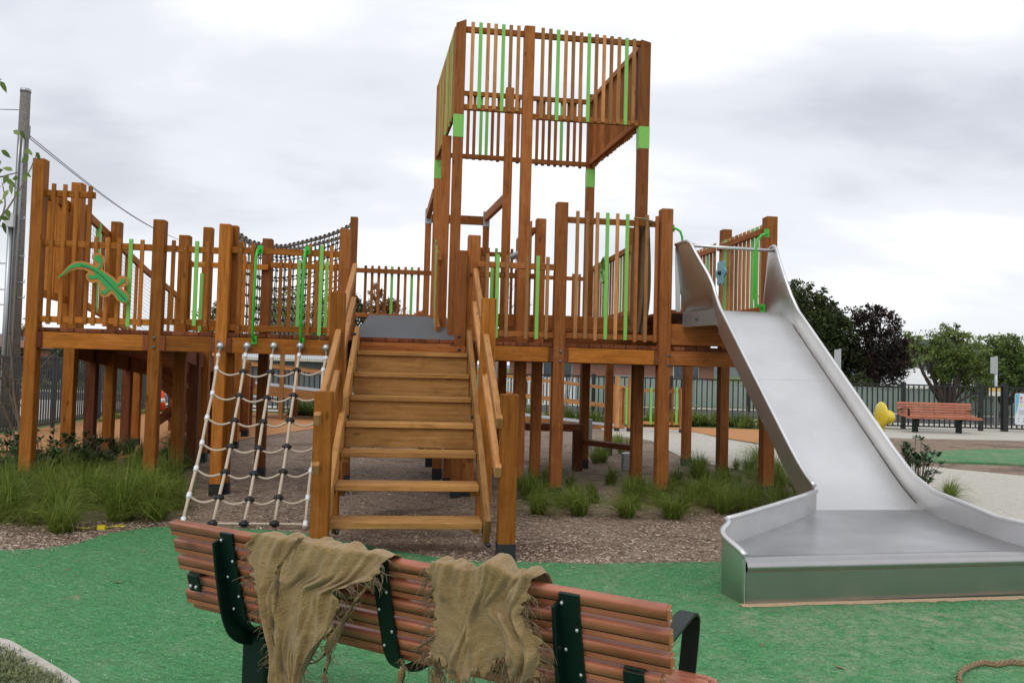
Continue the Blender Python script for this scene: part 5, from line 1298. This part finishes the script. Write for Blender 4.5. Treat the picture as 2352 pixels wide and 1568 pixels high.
R1 = [(rnd.uniform(1200, 1850), rnd.uniform(1110, 1172)) for _ in range(30)]+[(rnd.uniform(1590, 1840), rnd.uniform(1065, 1125)) for _ in range(16)]+[(1780, 1160), (1820, 1165), (1720, 1165)]+[(rnd.uniform(1480, 1840), rnd.uniform(1140, 1178)) for _ in range(16)]
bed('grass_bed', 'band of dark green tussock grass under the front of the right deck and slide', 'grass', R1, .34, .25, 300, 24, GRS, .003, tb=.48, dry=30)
bed('grass_bed', 'loose grass clumps beside the concrete path under the tower', 'grass', [(1400+rnd.uniform(-40, 50), 1035+rnd.uniform(-15, 30)) for _ in range(9)], .35, .25, 120, 25, GRS, .004, tb=.6)
fb_ = [(rnd.uniform(-6, 9.2), rnd.uniform(20.5, 21.5), 0) for _ in range(150)]
bed('grass_bed', 'low clumps of strappy green planting along the back fence', 'grass', fb_, .42, .32, 90, 26, GRS, .012, tb=.45)
bed('feather_grass', 'pale feathery grass heads along the back fence', 'grass', [(rnd.uniform(-5, 9.5), rnd.uniform(21.3, 21.7), 0) for _ in range(80)], .62, .3, 60, 27, GRP, .01)
bed('grass_bed', 'weeds along the foot of the charcoal fence', 'grass', [tuple(fl0+dd_*(rnd.uniform(3, 9))+Vector((.25, 0, 0))) for _ in range(30)], .14, .16, 70, 28, GRS, .005, tb=.7)
# ground cover in the lower left corner
rnd = random.Random(33); b = MB()
for _ in range(700):
    x = rnd.uniform(-60, 140); y = rnd.uniform(1495+max(0, x)*.62, 1640); q = gr(x, y)
    for _ in range(12):
        a = Vector((rnd.gauss(0, 1), rnd.gauss(0, 1), abs(rnd.gauss(0, .8)))).normalized(); p = q+Vector((rnd.gauss(0, .015), rnd.gauss(0, .015), rnd.uniform(0, .045))); s_ = a.cross(UPV).normalized()*.0034; L_ = rnd.uniform(.012, .034); o = len(b.v)
        b.v += [p-s_, p+s_, p+a*L_]; b.face((o, o+1, o+2), [(0, 0)]*3, 0, rnd.random())
o = b.build('ground_cover', LGR); tag(o, 'fine grey green creeping ground cover inside the curved concrete kerb', 'ground cover', kind='stuff')
# ---------------------------------------------------------------- shrubs with leaf rosettes
LSH = leafmat('glossy_shrub_leaves', (.012, .032, .010), (.03, .075, .02), (.085, .15, .04), .1)
def shrub(base, h, w_, label, seed, heads, leafL=.07):
    rnd = random.Random(seed); base = Vector(base); t = thing('shrub', base, label, 'shrub'); b = MB(); l = MB()
    for k in range(heads):
        a = rnd.random()*6.28; r = w_*rnd.random()**.6; z = h*rnd.uniform(.3, 1)*(1-.35*r/w_); tip = base+Vector((cos(a)*r, sin(a)*r, z))
        b.tube([base+Vector((cos(a)*.03, sin(a)*.03, 0)), base.lerp(tip, .5)+Vector((cos(a)*.03, sin(a)*.03, z*.08)), tip], [.006, .0045, .003], n=5)
        for j in range(16):
            th = j*2.4; el = rnd.uniform(-.1, .9); d = Vector((cos(th)*cos(el), sin(th)*cos(el), sin(el)))
            p = tip-UPV*rnd.uniform(0, .05); s_ = d.cross(UPV).normalized()*leafL*.24; o = len(l.v); L_ = leafL*rnd.uniform(.7, 1.2)
            l.v += [p, p+d*L_*.55+s_, p+d*L_, p+d*L_*.55-s_]; l.face((o, o+1, o+2, o+3), [(0, 0)]*4, 0, rnd.uniform(.1, .9))
    b.build('stem', BARKG, t); l.build('leaf', LSH, t); return t
for i, (x, y, h_, w_, n_, lb) in enumerate(((105, 1120, .70, .42, 80, 'dark leaved shrub beside the thin sapling at the left corner post'), (20, 1110, .68, .4, 60, 'dark leaved shrub at the left edge in front of the fence'), (190, 1100, .58, .4, 66, 'dark leaved shrub between the two left corner posts'), (2108, 1135, .80, .30, 52, 'young glossy leaved shrub behind the right edge of the slide'))):
    shrub(gr(x, y), h_, w_, lb, 70+i, n_)
m0 = at(2103, 783, 690); mb = thing('radio_mast', m0, 'thin lattice radio mast on top of the distant wooded hill', 'mast')
b = MB(); mt = at(2103, 762, 690)
for dx in (-.7, .7): b.beam(m0+Vector((dx*1.4, 0, -3)), mt+Vector((dx*.3, 0, 0)), .22, .22)
for k in range(7): q0 = (m0+Vector((-1, 0, 0))).lerp(mt, k/7); q1 = (m0+Vector((1, 0, 0))).lerp(mt, (k+1)/7); b.beam(q0, q1, .12, .12)
b.build('lattice', GALV, mb)
# ================================================================ small things
POLEW = groundmat('weathered_pole', [(.3, (.12, .11, .10)), (.6, (.21, .195, .18)), (.8, (.30, .28, .26))], 22, None, .5)
pt_, pb_ = at(59, 207, 15.5), at(14, 860, 15.5); pole = thing('power_pole', Vector((pb_.x, 15.5, 0)), 'tall weathered timber power pole with grey conduits at the left edge', 'power pole')
pb0 = Vector((pt_.x-.01, 15.5, 0))
b = MB(); b.tube([pb0, Vector((pt_.x, 15.5, pt_.z))], [.145, .092], n=16); b.tube([Vector((pt_.x, 15.5, pt_.z-.05)), Vector((pt_.x, 15.5, pt_.z+.015))], .10, n=16, m=1); b.build('shaft', [POLEW, GALV], pole)
b = MB()
for dx in (-.03, .045): b.tube([Vector((pb0.x+dx+.02, 15.37, .3)), Vector((pt_.x+dx+.02, 15.39, 5.2)), Vector((pt_.x+dx+.03, 15.40, at(55, 312, 15.4).z))], .022, n=8)
b.tube([Vector((pb0.x-.08, 15.36, .3)), Vector((pt_.x-.09, 15.38, at(20, 520, 15.4).z))], .05, n=10); b.build('conduit', GALV, pole)
b = MB(); q = at(22, 505, 15.3); b.beam(q-UPV*.14, q+UPV*.14, .17, .1); b.build('meter_box', plain('pale_grey_box', (.55, .57, .58), .5), pole)
b = MB()
for y in (520, 605, 665, 700):
    q = at(20, y, 15.4); b.tube([q-Vector((.0, 0, 0)), q+Vector((-.18, 0, 0)), q+Vector((-.18, 0, .05))], .012, n=6); b.tube([q+Vector((.1, 0, .15)), q+Vector((.3, 0, .15)), q+Vector((.3, 0, .2))], .012, n=6)
b.build('climbing_peg', GALV, pole)
CAB = plain('black_cable', (.03, .03, .035), .6)
c0 = at(68, 318, 15.4); c1 = at(410, 550, 34)
for k, off in enumerate((0, .05)):
    b = MB(); pts = [c0.lerp(c1, j/16)+Vector((0, 0, -.25*sin(pi*j/16)+off*(1-j/16))) for j in range(17)]; b.tube([pts[0]+UPV*.2]+pts, .009, n=5)
    tag(b.build('power_cable', CAB), ('upper' if k else 'lower')+' strand of dark cable sloping down from the power pole', 'cable')
b = MB(); b.tube([at(-200, 246, 30), at(60, 253, 15.5)], .008, n=5); tag(b.build('power_cable', CAB), 'thin wire entering from the left edge to the power pole', 'cable')
# sign posts seen from behind
for i, (x, yt, yb, Y, lb) in enumerate(((1929, 803, 842, 27, 'grey street sign seen from behind, left of the distant bench'), (2288, 820, 858, 24.5, 'grey street sign seen from behind, right of the distant bench'))):
    q = at(x, yt, Y); zt_, zb2 = at(x, yt, Y).z, at(x, yb, Y).z; t = thing('street_sign', Vector((q.x, Y, 0)), lb, 'street sign')
    b = MB(); b.tube([Vector((q.x, Y, 0)), Vector((q.x, Y, zt_+.03))], .045, n=10); b.build('post', GALV, t)
    b = MB(); b.beam(Vector((q.x-.11, Y-.06, zb2)), Vector((q.x-.11, Y-.06, zt_)), .2, .025, side=(1, 0, 0)); b.build('sign_plate', plain('sign_back_grey', (.42, .44, .45), .5, .3), t)
    if i == 1:
        b = MB(); b.beam(at(2287, 909, Y-.05), at(2287, 889, Y-.05), .42, .02, side=(1, 0, 0)); b.build('sign_plate', plain('cream_sign', (.62, .60, .52), .6), t)
        b = MB(); b.beam(at(2287, 897, Y-.07), at(2287, 889, Y-.07), .42, .01, side=(1, 0, 0)); b.build('sign_band', plain('amber_sign_band', (.62, .40, .07), .6), t)
# gate post and notice board
nbp = thing('notice_board', Vector((at(2345, 960, 21.6).x, 21.7, 0)), 'white notice board with blue stripe and small round symbols on the black fence', 'notice board')
bxx = at(2330.5, 940, 21.85); x0 = bxx.x; zT, zB = at(2335, 903, 21.85).z, at(2335, 975, 21.85).z; Wd = .95
def nplate(pts, d, m, nm, y=21.85, par=nbp):
    b = MB(); b.plate([(x0+p[0]*Wd, y, zB+(zT-zB)*p[1]) for p in pts], (0, -d, 0)); return b.build(nm, m, par)
nplate([(0, .05), (.04, 0), (.96, 0), (1, .05), (1, .95), (.96, 1), (.04, 1), (0, .95)][::-1], .02, plain('white_board', (.62, .66, .72), .4), 'board')
nplate([(.01, .98), (.13, .98), (.11, .75), (.06, .45), (.01, .32)], .003, plain('sky_blue_print', (.12, .42, .58), .4), 'blue_stripe', 21.829)
def dot(cx, cz, r, m, inner=None, nm='symbol'):
    b = MB(); c = Vector((x0+cx*Wd, 21.829, zB+(zT-zB)*cz)); b.plate([c+Vector((cos(2*pi*k/20)*r, 0, sin(2*pi*k/20)*r)) for k in range(20)][::-1], (0, -.003, 0)); o = b.build(nm, m, nbp)
    if inner: b = MB(); b.plate([c+Vector((cos(2*pi*k/16)*r*.7, -.0035, sin(2*pi*k/16)*r*.7)) for k in range(16)][::-1], (0, -.002, 0)); b.build('symbol_face', inner, o); b = MB(); b.beam(c+Vector((-r*.6, -.007, r*.6)), c+Vector((r*.6, -.007, -r*.6)), .002, r*.28); b.build('symbol_bar', m, o)
RD = plain('red_print', (.60, .03, .03), .4); WP = plain('white_print', (.75, .75, .75), .4); GP = plain('grey_print', (.16, .16, .18), .5)
for j in range(3):
    dot(.18+j*.3, .86, .035, plain('pink_print', (.55, .12, .14), .4)); dot(.18+j*.3, .74, .04, RD, WP); dot(.18+j*.3, .62, .035, plain('yellow_print', (.62, .62, .15), .4))
b = MB()
for r_ in range(2):
    for c_ in range(6): q = Vector((x0+(.10+.15*c_)*Wd, 21.828, zB+(zT-zB)*(.20-.09*r_))); b.beam(q-UPV*.012, q+UPV*.014, .02 if (r_+c_) % 2 else .035, .003, side=(1, 0, 0))
for k in range(5): b.beam(Vector((x0+.1*Wd, 21.828, zB+(zT-zB)*(.46-.03*k))), Vector((x0+(.9-.13*(k % 3))*Wd, 21.828, zB+(zT-zB)*(.46-.03*k))), .003, .006)
b.build('print', GP, nbp)
gp_ = Vector((at(2312, 960, 21.9).x, 22.0, 0)); b = MB(); b.beam(gp_, gp_+UPV*1.36, .14, .14, side=(1, 0, 0)); o = b.build('gate_post', FBLK, None); tag(o, 'thick black gate post in the back fence left of the notice board', 'gate post')
# yellow talk tube
YEL = plain('yellow_plastic', (.70, .56, .05), .25, nz=.03); y0_ = at(2024, 978, 17.6); y0_.z = 0; tt = thing('talk_tube', y0_, 'yellow round play talking tube with a domed mouthpiece behind the slide', 'play tube')
b = MB(); zc1 = at(2024, 953, 17.6).z
b.tube([y0_+Vector((0, 0, 0)), y0_+Vector((0, 0, zc1+.0))], .075, n=14); b.build('stand', YEL, tt)
b = MB(); c = y0_+UPV*(zc1); b.ball(c, .30, sc=(.27, 1, 1.0), seg=24, ring=16); b.build('disc', YEL, tt)
b = MB(); b.ball(c+Vector((.14, -.02, -.04)), .155, sc=(1, 1, 1), seg=20, ring=14); b.build('dome', YEL, tt)
# warning panel behind the stair
wp = thing('panel_sign', at(1139, 865, 12.4), 'white panel with red hexagon maze markings behind the staircase', 'sign'); q = at(1138, 868, 12.4)
b = MB(); b.beam(q-UPV*.28, q+UPV*.35, .16, .02, side=(1, 0, 0)); b.build('board', plain('cream_board', (.62, .60, .55), .5), wp)
b = MB()
for k in (1, 2, 3):
    r = .022*k; b.tube([q+Vector((.01+cos(2*pi*j/6)*r, -.013, -.06+sin(2*pi*j/6)*r)) for j in range(6)], .0035, n=5, close=True)
b.tube([q+Vector((.03, -.013, .08)), q+Vector((.03, -.013, .12)), q+Vector((.055, -.013, .12)), q+Vector((.055, -.013, .09))], .004, n=5)
b.build('marking', RD, wp)
# traffic cone and sign lying beyond, seen under the left deck
cq = gr(372, 945); cn = thing('traffic_cone', cq, 'orange traffic cone seen through the cross braces under the left deck', 'traffic cone')
b = MB(); b.tube([cq+UPV*.02, cq+UPV*.70], [.10, .015], n=16); b.build('cone', plain('cone_orange', (.85, .07, .02), .5), cn)
b = MB(); b.beam(cq, cq+UPV*.03, .36, .36); b.build('base', BLACKR, cn); b = MB(); b.tube([cq+UPV*.25, cq+UPV*.36], [.073, .058], n=16); b.build('band', WP, cn)
# parked cars behind the charcoal fence
def car(loc, rz, col, label):
    t = thing('parked_car', loc, label, 'car', 'cars parked beyond the charcoal fence'); M_ = Matrix.Translation(loc) @ Matrix.Rotation(rz, 4, 'Z')
    def bb(fn, nm, m, par=None, bevel=.0):
        b = MB(); fn(b); b.v = [M_ @ Vector(v) for v in b.v]; return b.build(nm, m, par or t, bevel=bevel)
    body = [(-2.1, .35), (-2.1, .78), (-1.7, .86), (-1.45, .95), (-.95, 1.42), (.55, 1.45), (1.15, .98), (2.0, .82), (2.15, .60), (2.15, .32)]
    low = [(-2.1, .32), (-2.12, .80), (-1.5, .93), (1.1, .96), (2.0, .84), (2.16, .62), (2.14, .30)]
    bb(lambda b: b.plate([(x, -.84, z) for x, z in low], (0, 1.68, 0)), 'body', col, bevel=.05)
    bb(lambda b: b.plate([(-1.55, -.70, .90), (-1.0, -.66, 1.42), (.55, -.66, 1.45), (1.2, -.70, .92)], (0, 1.38, 0)), 'cabin', col, bevel=.05)
    for y in (-.705, .69): bb(lambda b, y=y: (b.plate([(-1.3, y, .96), (-.92, y, 1.34), (-.25, y, 1.36), (-.25, y, .96)], (0, .02, 0)), b.plate([(-.17, y, .96), (-.17, y, 1.36), (.45, y, 1.36), (.9, y, .96)], (0, .02, 0))), 'window', GLASS)
    for x in (-1.3, 1.35):
        for y in (-.80, .80):
            w_ = bb(lambda b, x=x, y=y: b.tube([(x, y-.1, .31), (x, y+.1, .31)], .31, n=20), 'wheel', BLACKR); bb(lambda b, x=x, y=y: b.tube([(x, y-.11, .31), (x, y+.11, .31)], .17, n=14), 'rim', GALV, w_)
    for y in (-.6, .6): bb(lambda b, y=y: b.beam((-2.13, y-.15, .72), (-2.13, y+.15, .72), .04, .12), 'tail_light', RD)
car(Vector((-14.6, 20.0, 0)), radians(97), plain('navy_car_paint', (.012, .018, .035), .2), 'dark navy parked car beyond the charcoal fence, farther from the pole')
car(Vector((-13.6, 15.0, 0)), radians(97), plain('maroon_car_paint', (.10, .012, .016), .2), 'dark maroon parked car beyond the charcoal fence, nearer the pole')
HEDGE = leafmat('hedge_leaves', (.010, .018, .010), (.02, .032, .018), (.04, .055, .03), 0)
b = MB(); leaf_cloud(b, [((-19-.1*k, 8+1.5*k, .65), 1.0, .4) for k in range(22)], 9000, .22, random.Random(3)); tag(b.build('hedge', HEDGE), 'dark hedge along the far side of the street beyond the charcoal fence', 'hedge', kind='stuff')
# rope, tape, bark scraps
b = MB(); pr_ = cat([gr(x, y, .02) for x, y in ((2205, 1565), (2203, 1550), (2215, 1535), (2240, 1524), (2262, 1520), (2290, 1524), (2320, 1519), (2360, 1522), (2420, 1518))], 10)
for s_ in range(3):
    b.tube([p+Vector((.007*cos(i*.55+s_*2.09), .007*sin(i*.55+s_*2.09), .008*sin(i*.55+s_*2.09+.8))) for i, p in enumerate(pr_)], .007, n=6)
o = b.build('frayed_rope', HES); tag(o, 'piece of twisted brown rope lying on the green rubber at lower right', 'rope')
b = MB(); rnd = random.Random(2); P_ = cat([gr(x, y, .015) for x, y in ((175, 1211), (200, 1213), (215, 1209), (232, 1206), (245, 1211), (262, 1208), (288, 1209))], 4)
for i in range(len(P_)-1): b.poly([P_[i]+Vector((0, -.012, 0)), P_[i+1]+Vector((0, -.012, .006*(i % 2))), P_[i+1]+Vector((0, .012, .01)), P_[i]+Vector((0, .012, .004))])
b.beam(gr(225, 1211, .02), gr(242, 1211, .02), .045, .03)
o = b.build('warning_tape', plain('yellow_tape', (.75, .62, .02), .4)); tag(o, 'crumpled yellow tape lying on the mulch in front of the left grass bed', 'tape')
SAND = plain('dusty_sand', (.42, .30, .19), .95, nz=.2, nscale=60, bumpy=.4)
b = MB(); rnd = random.Random(6); P_ = [LFx+fd*(-.06+2.6*k/60) for k in range(61)]
for k in range(60):
    w0 = .012+.022*abs(sin(k*.7))+.02*rnd.random()
    if k: w0 = (w0+w1)/2
    w1 = .012+.03*rnd.random()*abs(sin(k*.23+1))+.012; q0, q1 = P_[k], P_[k+1]
    b.poly([V3(q0-bk*w0, .0085), V3(q1-bk*w1, .0085), V3(q1+bk*.02, .012), V3(q0+bk*.02, .012)])
tag(b.build('sand', SAND), 'thin line of tan sand along the front base of the metal slide', 'sand', kind='stuff')
DRY = plain('dry_leaf', (.30, .15, .07), .8, nz=.2)
for i, (x, y, s_) in enumerate(((270, 1336, 1.6), (155, 1308, 1), (1930, 1532, 1.5), (440, 1350, .6), (505, 1430, .7), (612, 1478, .8), (92, 1300, .7), (330, 1265, .8), (1752, 1480, .6), (2130, 1340, .7), (2075, 1368, .6), (700, 1545, .6), (2140, 1490, .6))):
    b = MB(); q = gr(x, y, .011); a = random.uniform(0, 3); d = Vector((cos(a), sin(a), 0))*.022*s_; p_ = Vector((-d.y, d.x, 0))*.4
    b.poly([q-d, q+p_+UPV*.006, q+d+UPV*.004, q-p_]); o = b.build('fallen_leaf', DRY)
    tag(o, 'small dry brown leaf or bark scrap lying on the green rubber', 'fallen leaf', 'dry scraps on the green rubber')
# loose chips on the mulch
rnd = random.Random(77); b = MB()
def chip(q, s_):
    a = rnd.random()*6.28; d = Vector((cos(a), sin(a), rnd.gauss(0, .18)))*s_; p_ = Vector((-sin(a), cos(a), rnd.gauss(0, .3)))*s_*rnd.uniform(.18, .4); q = q+UPV*rnd.uniform(.0, .012)
    o = len(b.v); b.v += [q-d-p_, q+d-p_*.6, q+d*.9+p_, q-d+p_*.7]; b.face((o, o+1, o+2, o+3), [(0, 0)]*4, 0, rnd.random())
for _ in range(36000):
    x = rnd.uniform(-20, 2352); y = 1140+rnd.random()**.8*160 if x > 400 else 1195+rnd.random()*70
    q = gr(x, y)
    if q.y < 10 : 
        # keep off the rubber
        k = min(range(0, len(GE)), key=lambda i: abs(GE[i].x-q.x))
        if q.y > GE[k].y-.02+rnd.gauss(0, .035): chip(q, rnd.uniform(.006, .017))
for _ in range(900):
    k = rnd.randrange(4, len(GE)-8); q = GE[k].lerp(GE[k+1], rnd.random()); q = Vector((q.x, q.y-abs(rnd.gauss(0, .16)), .0085)); chip(q, rnd.uniform(.004, .011))
for _ in range(420):
    q = gr(rnd.uniform(0, 2352), rnd.uniform(1300, 1568)); q.z = .0085; chip(q, rnd.uniform(.002, .006))
CH = leafmat('mulch_chips', (.07, .04, .026), (.30, .20, .14), (.68, .57, .46), 0)
for _ in range(9000):
    x = rnd.uniform(400, 2000); y = rnd.uniform(1020, 1150); chip(gr(x, y), rnd.uniform(.01, .02))
tag(b.build('wood_chips', CH), 'loose wood chips strewn over the mulch', 'wood chips', kind='stuff')
finish_parents()
